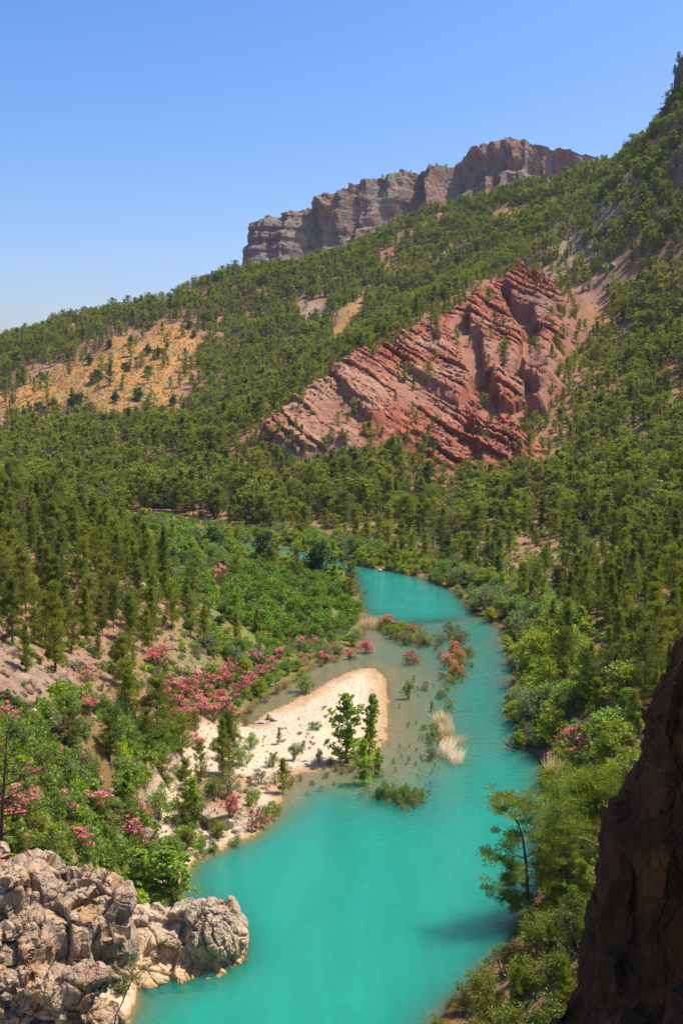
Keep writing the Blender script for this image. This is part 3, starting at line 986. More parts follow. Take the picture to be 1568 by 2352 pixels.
M_PINE = leaf_mat('pine_needles', (0.158, 0.203, 0.011), 0.5, 0.38)
M_SHORE = leaf_mat('sunlit_pine_needles', (0.155, 0.215, 0.013), 0.3, 0.42)
M_PINE_DULL = leaf_mat('sparse_pine_needles', (0.15, 0.165, 0.03), 0.25, 0.28)
M_DRY = leaf_mat('bare_twigs', (0.17, 0.12, 0.085), 0.25, 0.1, (1, 1, 1))
M_WILLOW = leaf_mat('willow_leaves', (0.18, 0.27, 0.045), 0.25, 0.4, (1.1, 1.1, 0.8))
M_PLANE = leaf_mat('plane_leaves', (0.25, 0.38, 0.028), 0.25, 0.5)
M_YELLOW = leaf_mat('yellow_green_leaves', (0.235, 0.295, 0.014), 0.3, 0.36)
M_DARKL = leaf_mat('dark_evergreen_leaves', (0.045, 0.095, 0.016), 0.3, 0.25, (1.1, 1.1, .8))
M_OAK = leaf_mat('olive_green_leaves', (0.125, 0.165, 0.015), 0.3, 0.3)
M_ORCH = leaf_mat('orchard_leaves', (0.125, 0.225, 0.012), 0.4, 0.35)
M_GREY = leaf_mat('silvery_leaves', (0.165, 0.20, 0.085), 0.25, 0.3, (1.05, 1.05, 0.95))
M_OLEA = leaf_mat('oleander_leaves', (0.13, 0.15, 0.03), 0.3, 0.3)
M_DRYL = leaf_mat('drying_leaves', (0.22, 0.165, 0.07), 0.3, 0.3, (1.1, 1, .8))
M_PINK = leaf_mat('pink_oleander_blossom', (0.72, 0.17, 0.24), 0.2, 0.35, (1.1, 1.6, 1.5))
M_CORAL = leaf_mat('coral_oleander_blossom', (0.70, 0.20, 0.15), 0.25, 0.35, (1.1, 1.4, 1.5))
M_REED = leaf_mat('dry_reed_blades', (0.70, 0.57, 0.42), 0.15, 0.3, (1.05, 1.05, 1.0))
M_TUFT = leaf_mat('dry_grass_tufts', (0.30, 0.22, 0.07), 0.3, 0.3, (1.1, 1.1, 0.9))
M_BARK = bark_mat('pine_bark', (0.075, 0.045, 0.032), (0.13, 0.08, 0.055))
M_BARK2 = bark_mat('grey_bark', (0.16, 0.125, 0.10), (0.24, 0.19, 0.15))
M_DEAD = bark_mat('bleached_dead_wood', (0.42, 0.36, 0.30), (0.30, 0.25, 0.20))


# ------------------------------------------------------------------ plant shapes
class Geo:
    def __init__(self):
        self.V, self.Q, self.n = [], [], 0

    def add(self, V, Q):
        self.V.append(V)
        self.Q.append(Q + self.n)
        self.n += len(V)

    def tube(self, pts, rad, k=5):
        pts, rad = np.asarray(pts, float), np.asarray(rad, float)
        t = np.gradient(pts, axis=0)
        t /= np.linalg.norm(t, axis=1)[:, None] + 1e-9
        ref = np.where(np.abs(t[:, 2:3]) > 0.9, np.array([[1.0, 0, 0]]), np.array([[0, 0, 1.0]]))
        a = np.cross(t, ref)
        a /= np.linalg.norm(a, axis=1)[:, None]
        b = np.cross(t, a)
        an = np.arange(k) * 2 * math.pi / k
        ring = pts[:, None] + rad[:, None, None] * (np.cos(an)[None, :, None] * a[:, None] + np.sin(an)[None, :, None] * b[:, None])
        n = len(pts)
        i = np.arange(n * k).reshape(n, k)
        j = np.roll(i, -1, 1)
        Q = np.stack([i[:-1], j[:-1], j[1:], i[1:]], -1).reshape(-1, 4)
        self.add(ring.reshape(-1, 3), Q)

    def leaves(self, c, d, ln, wd, rng, tip=0.35):
        """thin leaf faces at c pointing along d"""
        n = len(c)
        if n == 0:
            return
        d = d / (np.linalg.norm(d, axis=1)[:, None] + 1e-9)
        r = rng.normal(size=(n, 3))
        s = np.cross(d, r)
        s /= np.linalg.norm(s, axis=1)[:, None] + 1e-9
        ln, wd = np.broadcast_to(ln, (n,))[:, None], np.broadcast_to(wd, (n,))[:, None]
        b0 = c - d * ln * .5
        m_ = c + d * ln * .08
        e = c + d * ln * .5
        V = np.stack([b0, m_ + s * wd * .5, e, m_ - s * wd * .5], 1).reshape(-1, 3)
        self.add(V, np.arange(n * 4).reshape(n, 4))

    def mesh(self, name, mat, smooth=False):
        return mesh_quads(name, np.concatenate(self.V), np.concatenate(self.Q), [mat], smooth=smooth)


def clump(rng, c, r, n, flat=0.65):
    """points through a foliage clump, denser near its skin, and their outward directions"""
    d = rng.normal(size=(n, 3))
    d /= np.linalg.norm(d, axis=1)[:, None]
    rr = rng.rand(n) ** 0.45
    return c + d * rr[:, None] * r * np.array([1, 1, flat]), d


def pine(seed, H=10.0, cw=2.4, base=0.22, nbr=26, per=3, tuft=22, tl=0.5, tw=0.14, cr=0.75, shape=0, limbs=True, lean=0.02, rough=0.35):
    rng = np.random.RandomState(seed)
    tk, cg = Geo(), Geo()
    n = 9
    hs = np.linspace(0, 1, n)
    wob = np.cumsum(rng.normal(0, lean, (n, 2)), 0) * H * 0.35
    wob -= wob[0]
    path = np.concatenate([wob, (hs * H * 0.97)[:, None]], 1)
    path[0, 2] = -0.6
    r0 = 0.016 * H + 0.03
    tk.tube(path, r0 * (1 - hs * 0.88), 6)

    def tp(h):
        return np.array([np.interp(h, hs, path[:, k]) for k in range(3)])
    cl, br = [], []
    for i in range(nbr):
        t = (i + rng.rand() * .8) / nbr
        h = base + (0.97 - base) * t
        if shape == 0:      # tall cone with a ragged outline
            pr = (1 - t) ** 0.75 * (0.75 + 0.25 * math.sin(t * 9 + seed)) + 0.16
        elif shape == 1:    # open, rounded crown
            pr = math.sin(math.pi * min(1, 0.22 + 0.72 * t)) ** 0.7 + .08
        else:               # flat-topped old tree
            pr = 0.45 + 0.75 * t if t < 0.75 else 1.0 - (t - .75) * 1.6
        L = cw * pr * rng.uniform(1 - rough, 1 + rough)
        az = i * 2.39996 + rng.normal(0, .5)
        el = math.radians(rng.normal(8 + 34 * t, 12))
        o = tp(h)
        d = np.array([math.cos(az) * math.cos(el), math.sin(az) * math.cos(el), math.sin(el)])
        q = np.array([o, o + d * L * .5 + [0, 0, -.04 * L], o + d * L + [0, 0, .06 * L]])
        br.append((q, r0 * 0.35 * (1 - t * .6)))
        fr = np.linspace(0.42, 1.0, per) if per > 1 else [0.8]
        for f_ in fr:
            c = q[0] + (q[2] - q[0]) * f_ + rng.normal(0, .12 * L, 3) * [1, 1, .4]
            cl.append((c, cr * rng.uniform(.65, 1.25) * (0.75 + .35 * pr)))
    cl.append((tp(.99), cr * .7))
    cl.append((tp(.94), cr * .8))
    if limbs:
        for q, r in br:
            tk.tube(q, [r, r * .6, r * .2], 4)
    for c, r in cl:
        p_, d = clump(rng, c, r, max(3, int(tuft * rng.uniform(.75, 1.25))))
        dd = d * .8 + rng.normal(0, .45, d.shape) + [0, 0, .45]
        cg.leaves(p_, dd, tl * rng.uniform(.7, 1.3, len(p_)), tw, rng)
    return tk, cg


def bush(seed, H=3.0, Wd=3.0, ncl=26, per=40, ll=0.22, lw=0.13, cr=0.6, stems=5, low=0.25, spiky=0.0, up=0.3, trunk=0.0):
    """broadleaf shrub or tree: clumps through an uneven crown on several stems"""
    rng = np.random.RandomState(seed)
    tk, cg = Geo(), Geo()
    lobes = [(rng.uniform(-.55, .55, 2) * Wd * .5, rng.uniform(.65, 1.0), rng.uniform(.45, .75)) for _ in range(max(3, stems))]
    lobes[0] = (np.array([0, 0.]), 1.0, .75)
    cls = []
    for k in range(ncl):
        xy, hh, ww = lobes[k % len(lobes)]
        t = rng.rand() ** .8
        z = low * H + (hh * H - low * H - cr * .4) * t
        prof = math.sin(math.pi * min(1.0, .2 + .75 * t)) if spiky == 0 else (1 - t) ** spiky * .9 + .1
        a = rng.rand() * 6.283
        rr = Wd * .5 * ww * prof * math.sqrt(rng.rand())
        cls.append((np.array([xy[0] + math.cos(a) * rr, xy[1] + math.sin(a) * rr, z]), cr * rng.uniform(.6, 1.2) * (1 if spiky == 0 else (1.1 - .7 * t))))
    for xy, hh, ww in lobes:
        e = np.array([xy[0], xy[1], hh * H * .85])
        s = np.array([xy[0] * .15, xy[1] * .15, -0.4])
        mid = (s + e) / 2 + rng.normal(0, .05 * H, 3) * [1, 1, 0]
        if trunk:
            mid = np.array([0, 0, trunk * H]) + rng.normal(0, .02 * H, 3)
        tk.tube([s, mid, e], [.018 * H + .012, .012 * H + .01, .006], 5)
    for k in range(0, len(cls), 2):
        c = cls[k][0]
        xy, hh, ww = lobes[k % len(lobes)]
        s = np.array([xy[0] * .55, xy[1] * .55, max(low * .5 * H, c[2] * .55)])
        tk.tube([s, (s + c) / 2 + [0, 0, .03 * H], c], [.008 * H + .006, .006, .004], 3)
    for c, r in cls:
        p_, d = clump(rng, c, r, int(per * rng.uniform(.7, 1.3)), .8)
        dd = d * .7 + rng.normal(0, .5, d.shape) + [0, 0, up]
        cg.leaves(p_, dd, ll * rng.uniform(.7, 1.3, len(p_)), lw * rng.uniform(.8, 1.2, len(p_)), rng)
    return tk, cg, cls


def oleander(seed, H=2.6, Wd=3.0, bloom=1.0, fs=0.17):
    rng = np.random.RandomState(seed)
    tk, cg, cls = bush(seed, H, Wd, 26, 30, .30, .075, .55, 6, .12, 0, .9)
    fl = Geo()
    for c, r in cls:
        rel = c[2] / H
        if rng.rand() > (.35 + .75 * rel) * bloom:
            continue
        for _ in range(rng.randint(3, 7)):
            d = rng.normal(size=3)
            d[2] = abs(d[2]) + .3
            d /= np.linalg.norm(d)
            q = c + d * r * rng.uniform(.8, 1.12)
            p_, dd = clump(rng, q, .20, rng.randint(7, 13), .8)
            fl.leaves(p_, dd + rng.normal(0, .5, dd.shape), fs, fs * .8, rng)
    return tk, cg, fl


def reeds(seed, R=1.2, H=2.0, n=420, lean=(0.25, -.1)):
    rng = np.random.RandomState(seed)
    g = Geo()
    a = rng.rand(n) * 6.283
    r = R * np.sqrt(rng.rand(n))
    x, y = np.cos(a) * r, np.sin(a) * r * .6
    h = H * rng.uniform(.55, 1.1, n)
    w = rng.uniform(.012, .028, n)
    dx = lean[0] * h + rng.normal(0, .16, n) * h
    dy = lean[1] * h + rng.normal(0, .16, n) * h
    th = rng.rand(n) * 3.14
    s = np.stack([np.cos(th) * w, np.sin(th) * w, 0 * w], -1)
    b0 = np.stack([x, y, np.full(n, -.5)], -1)
    m_ = np.stack([x + dx * .35, y + dy * .35, h * .6], -1)
    e = np.stack([x + dx, y + dy, h * .97], -1)
    V = np.stack([b0 - s, b0 + s, m_ + s, m_ - s, e + s * .3, e - s * .3], 1).reshape(-1, 3)
    i = np.arange(n) * 6
    Q = np.concatenate([np.stack([i, i + 1, i + 2, i + 3], -1), np.stack([i + 3, i + 2, i + 4, i + 5], -1)])
    g.add(V, Q)
    return g


# ------------------------------------------------------------------ prototypes: each kind once, later copied by sharing meshes
PROTO = {}


def proto(kind, idx, parts, H):
    PROTO.setdefault(kind, []).append((parts, H))


for i in range(5):
    tk, cg = pine(10 + i, 10, 2.3 + .2 * (i % 3), .10 + .06 * (i % 2), 46, 3, 78, .40, .062, .60, 0 if i < 3 else 1)
    proto('pine_near', i, [('trunk', tk.mesh('pine_trunk', M_BARK, True)), ('crown', cg.mesh('pine_crown', M_PINE))], 10)
for i in range(6):
    tk, cg = pine(30 + i, 10, 2.1 + .25 * (i % 3), .14 + .05 * (i % 3), 34, 2, 46, .52, .12, .66, (0, 1, 0, 1, 2, 0)[i])
    proto('pine_mid', i, [('trunk', tk.mesh('pine_trunk', M_BARK, True)), ('crown', cg.mesh('pine_crown', M_PINE))], 10)
for i in range(2):
    tk, cg = pine(50 + i, 10, 1.6, .2, 26, 2, 9, .5, .05, .7, 1)
    proto('pine_bare', i, [('trunk', tk.mesh('pine_trunk', M_BARK2, True)), ('crown', cg.mesh('pine_crown', M_DRY))], 10)


def reg_bush(kind, mat, seeds, H, bark=M_BARK2, names=('stems', 'foliage'), **kw):
    for s_ in seeds:
        tk, cg, _ = bush(s_, H, **kw)
        proto(kind, 0, [(names[0], tk.mesh(kind + '_stems', bark, True)), (names[1], cg.mesh(kind + '_leaves', mat))], H)


reg_bush('willow', M_WILLOW, (101, 102, 103), 3, Wd=3.2, ncl=34, per=46, ll=.24, lw=.07, cr=.5, stems=6, low=.2, up=.5)
reg_bush('grey', M_GREY, (111, 112, 113), 3, Wd=3.4, ncl=34, per=50, ll=.2, lw=.08, cr=.55, stems=6, low=.15, up=.4)
for i in range(3):
    tk, cg = pine(121 + i, 6, 1.75, .05, 58, 4, 13, .27, .17, .27, 0, rough=.6, lean=.03)
    proto('plane', 0, [('trunk', tk.mesh('plane_trunk', M_BARK2, True)), ('crown', cg.mesh('plane_crown', M_PLANE))], 6)
reg_bush('plane_round', M_PLANE, (121, 122, 123), 6, Wd=4.0, ncl=84, per=40, ll=.30, lw=.21, cr=.6, stems=5, low=.05, spiky=.75, names=('trunk', 'crown'))
reg_bush('yellow', M_YELLOW, (131, 132, 133), 5, Wd=4.4, ncl=44, per=48, ll=.30, lw=.17, cr=.75, stems=6, low=.1, up=.3)
reg_bush('darktree', M_DARKL, (141, 142), 6, Wd=5.4, ncl=54, per=52, ll=.36, lw=.22, cr=.9, stems=6, low=.12, names=('trunk', 'crown'))
reg_bush('oak', M_OAK, (151, 152, 153), 5, Wd=5.0, ncl=60, per=80, ll=.19, lw=.12, cr=.7, stems=7, low=.1)
reg_bush('orchard', M_ORCH, (161, 162, 163), 3, Wd=3.4, ncl=26, per=34, ll=.30, lw=.17, cr=.65, stems=4, low=.1, names=('trunk', 'crown'))
reg_bush('drybush', M_DRYL, (171, 172), 2, Wd=2.0, ncl=20, per=22, ll=.18, lw=.07, cr=.35, stems=7, low=.15, up=.6)
reg_bush('thin', M_WILLOW, (181, 182), 2, Wd=1.2, ncl=12, per=14, ll=.2, lw=.08, cr=.28, stems=4, low=.25, up=.5)
for i, (b_, mm) in enumerate(((1.0, M_PINK), (.75, M_PINK), (1.0, M_PINK), (.35, M_PINK))):
    tk, cg, fl = oleander(190 + i, 2.8, 3.2, b_)
    proto('oleander', 0, [('stems', tk.mesh('oleander_stems', M_BARK2, True)), ('foliage', cg.mesh('oleander_leaves', M_OLEA)), ('blossom', fl.mesh('oleander_blossom', mm))], 2.8)
tk, cg, fl = oleander(199, 2.8, 3.0, 1.0)
proto('coral', 0, [('stems', tk.mesh('oleander_stems', M_BARK2, True)), ('foliage', cg.mesh('oleander_leaves', M_YELLOW)), ('blossom', fl.mesh('oleander_blossom', M_CORAL))], 2.8)
for i in range(2):
    proto('reeds', 0, [('blades', reeds(210 + i, 1.5, 2.0, 230, (.22, -.12)).mesh('reed_blades', M_REED))], 2.0)
proto('reeds_lean', 0, [('blades', reeds(215, 1.7, 2.0, 260, (.75, -.45)).mesh('reed_blades', M_REED))], 2.0)

COUNT = {}


def plant(kind, name, loc, h, rz, label, cat, group=None, idx=None, wide=1.0):
    P = PROTO[kind]
    k = COUNT[kind] = COUNT.get(kind, -1) + 1
    parts, H = P[(k if idx is None else idx) % len(P)]
    s = h / H
    if len(parts) == 1:
        o = link(name, parts[0][1], None, label, cat, group)
    else:
        o = link(name, None, None, label, cat, group)
        o.empty_display_size = 0.3
        made = {}
        for pn, me_ in parts:
            made[pn] = link(pn, me_, made['foliage'] if pn == 'blossom' else o)
    o.location = loc
    o.rotation_euler = (0, 0, rz)
    o.scale = (s * wide, s * wide, s)
    return o


def gn_scatter(name, pts, scl, rot, idx, meshes, label=None, wide=None):
    """uncountable mass: instances of a few meshes on points"""
    pc = bpy.data.collections.new(name + '_sources')
    for i, me_ in enumerate(meshes):
        pc.objects.link(bpy.data.objects.new('%s_source_%02d' % (name, i), me_))
    me_ = bpy.data.meshes.new(name)
    me_.vertices.add(len(pts))
    me_.vertices.foreach_set('co', np.ascontiguousarray(pts, dtype=np.float32).ravel())
    a = me_.attributes.new('scl', 'FLOAT_VECTOR', 'POINT')
    wd = np.ones(len(pts)) if wide is None else wide
    a.data.foreach_set('vector', np.ascontiguousarray(np.stack([scl * wd, scl * wd, scl], -1), dtype=np.float32).ravel())
    a = me_.attributes.new('rot', 'FLOAT_VECTOR', 'POINT')
    a.data.foreach_set('vector', np.ascontiguousarray(rot, dtype=np.float32).ravel())
    a = me_.attributes.new('idx', 'INT', 'POINT')
    a.data.foreach_set('value', np.ascontiguousarray(idx, dtype=np.int32))
    o = link(name, me_, None, label, None, None, 'stuff')
    ng = bpy.data.node_groups.new(name, 'GeometryNodeTree')
    ng.interface.new_socket('Geometry', in_out='INPUT', socket_type='NodeSocketGeometry')
    ng.interface.new_socket('Geometry', in_out='OUTPUT', socket_type='NodeSocketGeometry')
    N = ng.nodes
    gi, go = N.new('NodeGroupInput'), N.new('NodeGroupOutput')
    ip = N.new('GeometryNodeInstanceOnPoints')
    ci = N.new('GeometryNodeCollectionInfo')
    ci.inputs['Collection'].default_value = pc
    ci.inputs['Separate Children'].default_value = True
    ci.inputs['Reset Children'].default_value = True

    def na(nm, ty):
        q = N.new('GeometryNodeInputNamedAttribute')
        q.data_type = ty
        q.inputs[0].default_value = nm
        return q.outputs[0]
    e2r = N.new('FunctionNodeEulerToRotation')
    Lk = ng.links.new
    Lk(gi.outputs[0], ip.inputs['Points'])
    Lk(ci.outputs[0], ip.inputs['Instance'])
    ip.inputs['Pick Instance'].default_value = True
    Lk(na('idx', 'INT'), ip.inputs['Instance Index'])
    Lk(na('rot', 'FLOAT_VECTOR'), e2r.inputs[0])
    Lk(e2r.outputs[0], ip.inputs['Rotation'])
    Lk(na('scl', 'FLOAT_VECTOR'), ip.inputs['Scale'])
    Lk(ip.outputs[0], go.inputs[0])
    md = o.modifiers.new('scatter', 'NODES')
    md.node_group = ng
    return o


def joined(tk, cg, name, mt, ml):
    V = np.concatenate(tk.V + cg.V)
    qt, qc = np.concatenate(tk.Q), np.concatenate(cg.Q) + tk.n
    return mesh_quads(name, V, np.concatenate([qt, qc]), [mt, ml], np.concatenate([np.zeros(len(qt)), np.ones(len(qc))]))
# ------------------------------------------------------------------ pines: every standing place first, then who is seen
RS = np.random.RandomState(77)


def place_px(px, py, hpx):
    g = ground(px, py)[0]
    dep = project(g)[2]
    return g, hpx * dep / FOC


cell = 3.35
ax, ay = np.meshgrid(np.arange(-340, 341, cell), np.arange(60, 985, cell), indexing='ij')
ax = ax.ravel() + RS.uniform(-.48, .48, ax.size) * cell
ay = ay.ravel() + RS.uniform(-.48, .48, ay.size) * cell
az = height2(ax, ay)
qx, qy, qd = project(np.stack([ax, ay, az], -1))
ok = (qx > -90) & (qx < 1660) & (az > 0.7)
ax, ay, az, qx, qy, qd = (t[ok] for t in (ax, ay, az, qx, qy, qd))
pp = np.stack([ax, ay, 0 * ax], -1)
cl_n = fbm(pp * 0.022, 3, 700)
dens = np.where(cl_n > 0.2, 0.5, 0.95)
dens = np.where(cl_n > 0.33, 0.15, dens)
cl_m = fbm(pp * 0.07, 3, 710)
dens = np.where((cl_m > 0.2) & (ay > 240), dens * .5, dens)
dens = np.where((ax < -25) & (ay > 290) & (ay < 470), np.maximum(dens, .78), dens)
rs_ = (ax > 40) & (ay > 300)
dens = np.where(rs_, np.where(cl_m > np.where(ay > 420, .06, .17), .3, np.maximum(dens, .8)), dens)
dens *= np.interp(ay, [60, 300, 500, 900], [.72, .8, .85, .9])
sdriv = poly_sd(RIVER, ax, ay)
dens[sdriv > -5] = 0
dens = np.where((poly_sd(MEADOW, ax, ay) + 10 * cl_n) > 0, 0.05, dens)
sred = poly_sd(RED, ax, ay)
dens = np.where(sred > 8, 0.045, dens)
dens = np.where(poly_sd(SCREE, ax, ay) > 0, 0.42, dens)
for yp in YELLOW + GREYS:
    dens = np.where(poly_sd(yp, ax, ay) > -1, 0.02, dens)
dens = np.where(poly_sd(BARE_L, ax, ay) > 0, 0.12, dens)
dens = np.where(poly_sd(FLATS, ax, ay) > -4, 0.015, dens)
OLEZ = gpoly([(345, 1510), (400, 1480), (640, 1450), (840, 1460), (840, 1490), (700, 1560), (560, 1690), (480, 1760), (370, 1760), (345, 1650)])
dens = np.where(poly_sd(OLEZ, ax, ay) > -1, 0.0, dens)
dens = np.where(poly_sd(LEFTBANK, ax, ay) > 0, 0.03, dens)
left_near = (ax < -5) & (ay < 200)
dens = np.where(left_near, np.maximum(dens, .55) * (poly_sd(BARE_L, ax, ay) < 0) * (poly_sd(LEFTBANK, ax, ay) < 0) * (poly_sd(OLEZ, ax, ay) < -1) * (poly_sd(FLATS, ax, ay) < -2) * (sdriv < -5), dens)
dens[(ay < 98) & (ax > 0)] = 0
dens[(ay < 80)] = 0
kp = RS.rand(len(ax)) < dens
T = np.stack([ax, ay, az], -1)[kp]
base_h = np.interp(T[:, 1], [80, 150, 260, 330, 420, 900], [5.6, 6.2, 7.8, 8.8, 7.8, 7.8])
th = base_h * RS.uniform(.55, 1.28, len(T)) * np.where(RS.rand(len(T)) < .08, 1.25, 1)
th = np.where(poly_sd(RED, T[:, 0], T[:, 1]) > -8, th * .62, th)
# placed by eye: pines of the near left slope and others one can point at (foot x, foot y, height in the picture)
HAND = [(127, 1548, 225), (28, 1485, 165), (106, 1490, 140), (299, 1485, 130), (236, 1460, 100), (252, 1415, 125), (379, 1335, 130), (341, 1500, 108), (227, 1514, 60),
        (306, 1535, 62), (100, 1356, 108), (140, 1315, 75), (60, 1410, 140), (180, 1400, 125), (20, 1330, 130), (200, 1290, 90), (70, 1260, 105), (30, 1200, 80), (120, 1215, 85),
        (430, 1420, 100), (470, 1480, 95), (395, 1445, 110), (440, 1370, 85), (545, 1475, 75), (590, 1455, 60), (320, 1390, 105), (270, 1340, 90), (165, 1500, 110),
        (366, 1722, 172), (418, 1730, 98), (447, 1680, 50), (165, 1728, 108), (252, 1752, 114), (340, 1742, 118), (641, 1709, 43), (648, 1822, 88), (803, 1387, 102),
        (540, 1330, 55), (1120, 730, 48), (985, 905, 50), (1155, 900, 72), (815, 1000, 40), (692, 985, 44), (1415, 350, 30), (80, 1470, 130), (150, 1440, 120), (205, 1430, 110), (10, 1420, 150), (60, 1545, 120),
        (1370, 1700, 150), (1420, 1560, 170), (1340, 1640, 150), (1480, 1620, 190), (1300, 1530, 140), (1400, 1450, 140), (1500, 1500, 170), (1340, 1420, 120), (1540, 1400, 150), (1450, 1380, 130), (1330, 2150, 190), (1262, 2230, 120), (1352, 2260, 180), (1190, 2320, 110), (1290, 2350, 170)]
hp = np.array(HAND, float)
gh = ground(hp[:, 0], hp[:, 1])
gh[:, 2] = height2(gh[:, 0], gh[:, 1])
hh_ = hp[:, 2] * project(gh)[2] / FOC
# random ones too close to those make room
dm = np.sqrt(((T[:, None, :2] - gh[None, :, :2]) ** 2).sum(-1)).min(1)
kp = dm > 2.6
T, th = T[kp], th[kp]
nh = len(gh)
T = np.concatenate([gh, T])
th = np.concatenate([hh_, th])
T[:, 2] -= 0.15
rot = RS.uniform(0, 6.283, len(T))
wid = RS.uniform(.85, 1.2, len(T)) * np.where(T[:, 1] < 200, .74, 1)

# what of each tree the camera can see: nearer trees and the land cover the farther ones
bx, by, bd = project(T)
tx_, ty_, _ = project(T + np.stack([0 * th, 0 * th, th], -1))
order = np.argsort(bd)
CW, CH = 392, 588
cov = np.zeros((CW, CH), bool)
area = np.zeros(len(T))
hidden = np.zeros(len(T), bool)
top3 = T + np.stack([0 * th, 0 * th, th * .8], -1)
for fr in np.linspace(.06, .97, 46):
    q = top3 * fr + np.array([0, 0, CAM_H]) * (1 - fr)
    hidden |= (height2(q[:, 0], q[:, 1]) > q[:, 2]) & (q[:, 1] > 50)
for i in order:
    if hidden[i]:
        continue
    h = by[i] - ty_[i]
    w = h * .17
    x0_, x1_ = int((bx[i] - w) / 4), int((bx[i] + w) / 4) + 1
    y0_, y1_ = int(ty_[i] / 4), int((by[i] - h * .12) / 4) + 1
    x0_, x1_, y0_, y1_ = max(x0_, 0), min(x1_, CW), max(y0_, 0), min(y1_, CH)
    if x0_ >= x1_ or y0_ >= y1_:
        continue
    sub = cov[x0_:x1_, y0_:y1_]
    area[i] = (~sub).sum() * 16 if (~sub).mean() > .3 else 0
    sub[:] = True
wid[28:34] = 1.0
rank = np.argsort(-area)
cand = [i for i in rank if area[i] > 0][:285]
single = np.zeros(len(T), bool)
single[cand] = True
# the dark cliff and crag hide these
offp = (bx > 1450) & (by > 1650) | (bx < 300) & (by > 1990)
single &= ~offp
single[nh - 5:nh] = True
bare = RS.rand(len(T)) < np.where((poly_sd(MEADOW, T[:, 0], T[:, 1]) > -25), .42, .06)
bare[:nh] = False


def pine_label(i):
    x, y, h = bx[i], by[i], by[i] - ty_[i]
    if bare[i]:
        return 'thin greyish half-bare pine among green pines', 'half-bare pines'
    if poly_sd(RED, T[i, 0], T[i, 1]) > -3:
        return 'small pine clinging to the red layered rock face', 'pines on the red rock'
    if x < 600 and bd[i] < 175 and y > 1590:
        return 'pine among the left bank scrub', 'pines among the left bank shrubs'
    if x < 620 and bd[i] < 240:
        return ('tall pine on the near left slope' if h > 105 else 'smaller pine on the near left slope'), ('tall pines of the left slope' if h > 105 else 'smaller pines of the left slope')
    if x > 1000 and y > 2100:
        return 'pine among the oaks of the lower right shore', 'pines of the lower right shore'
    if x > 1000 and bd[i] < 200:
        return 'pine on the slope above the right bank shrubs', 'pines above the right bank'
    if x > 1180:
        return 'pine on the slope right of the red rock', 'pines right of the red rock'
    if y > 1090:
        return 'tall pine between far river bank and red rock', 'pines at the foot of the red rock'
    return 'pine on the hillside left of the red rock', 'pines on the far left hillside'


SPECIAL = {0: ('tallest pine of the bare stony slope, its dark trunk bare at the foot', None), 6: ('broad dark pine standing alone above the white boulders and green flats', None),
           28: ('tall narrow pine beside the largest mass of pink oleander', None), 29: ('slim young pine between pink oleanders and pale gravel', None),
           34: ('tiny pine standing alone on the pale gravel bar', None), 35: ('slim olive-green young pine at the gravel bar\'s waterline', None),
           36: ('dark pointed conifer at the river bend beside the round trees', None)}
for i in np.where(single)[0]:
    kind = 'pine_bare' if bare[i] else ('pine_near' if bd[i] < 185 else 'pine_mid')
    lb, gp = SPECIAL[i] if i in SPECIAL else pine_label(i)
    idx = 1 if i in (34, 35, 36) else (3 + i % 2 if 28 <= i < 34 else None)
    plant(kind, 'pine_tree', T[i], th[i], rot[i], lb, 'tree', gp, idx, wid[i])
forest = ~single & ~hidden & (by > -50)
fm = []
for i in range(9):
    tk, cg = pine(230 + i, 10, 1.6 + .3 * (i % 4), .12 + .06 * (i % 3), 22 + 2 * (i % 4), 2, 24, .68, .20, .62 + .06 * (i % 3), (0, 1, 1, 2, 1, 1, 2, 0, 1)[i], limbs=False, rough=.45, lean=.035)
    fm.append(joined(tk, cg, 'forest_pine', M_BARK, M_PINE))
tk, cg = pine(240, 10, 1.6, .2, 20, 2, 7, .6, .07, .7, 1, limbs=True)
fm.append(joined(tk, cg, 'forest_pine_bare', M_BARK2, M_DRY))
for i in range(3):
    tk, cg = pine(260 + i, 10, 2.1, .12, 40, 3, 50, .46, .08, .62, (0, 1, 0)[i])
    fm.append(joined(tk, cg, 'forest_pine_near', M_BARK, M_PINE))
fi = np.where(bare[forest], 9, RS.randint(0, 9, forest.sum()))
fi = np.where((bd[forest] < 240), RS.randint(10, 13, forest.sum()), fi)
# small trees on the rim and ledges of the far cliff, and along the hilltop crag
ti = RS.choice(np.arange(150, NU - 120), 46, replace=False)
rim = BUTTE[ti, nb - 1 - RS.randint(0, 2, 46)]
hc = hw[RS.randint(0, 60, 26), RS.randint(2, 30, 26)]
FP = np.concatenate([T[forest], rim - [0, 0, .5], hc - [0, 0, 1.0]])
FH = np.concatenate([th[forest], RS.uniform(5, 10, 46), RS.uniform(6, 10, 26)])
FI = np.concatenate([fi, RS.randint(1, 9, 72)])
FR = np.stack([RS.normal(0, .03, len(FP)), RS.normal(0, .03, len(FP)), RS.uniform(0, 6.28, len(FP))], -1)
gn_scatter('pine_forest', FP, FH / 10, FR, FI, fm, 'green pine forest covering the hillsides behind the nearer trees', RS.uniform(1.0, 1.55, len(FP)) * np.where(FP[:, 1] < 240, .75, 1))
print('pines', len(T), 'single', single.sum(), 'forest', len(FP))

# ------------------------------------------------------------------ shrubs and trees of the flats and banks, placed by eye
def put(kind, name, lst, label, cat, group=None, wide=1.0, z=None):
    out = []
    for it in lst:
        px, py, h = it[:3]
        g, hm = place_px(px, py, h)
        w = it[3] if len(it) > 3 else wide
        g[2] = max(height2(g[:1], g[1:2])[0], -0.5) - 0.1
        lb = it[4] if len(it) > 4 else label
        gr = None if len(it) > 4 else group
        out.append(plant(kind, name, g, hm, RS.uniform(0, 6.28), lb, cat, gr, None, w * RS.uniform(.92, 1.08)))
    return out


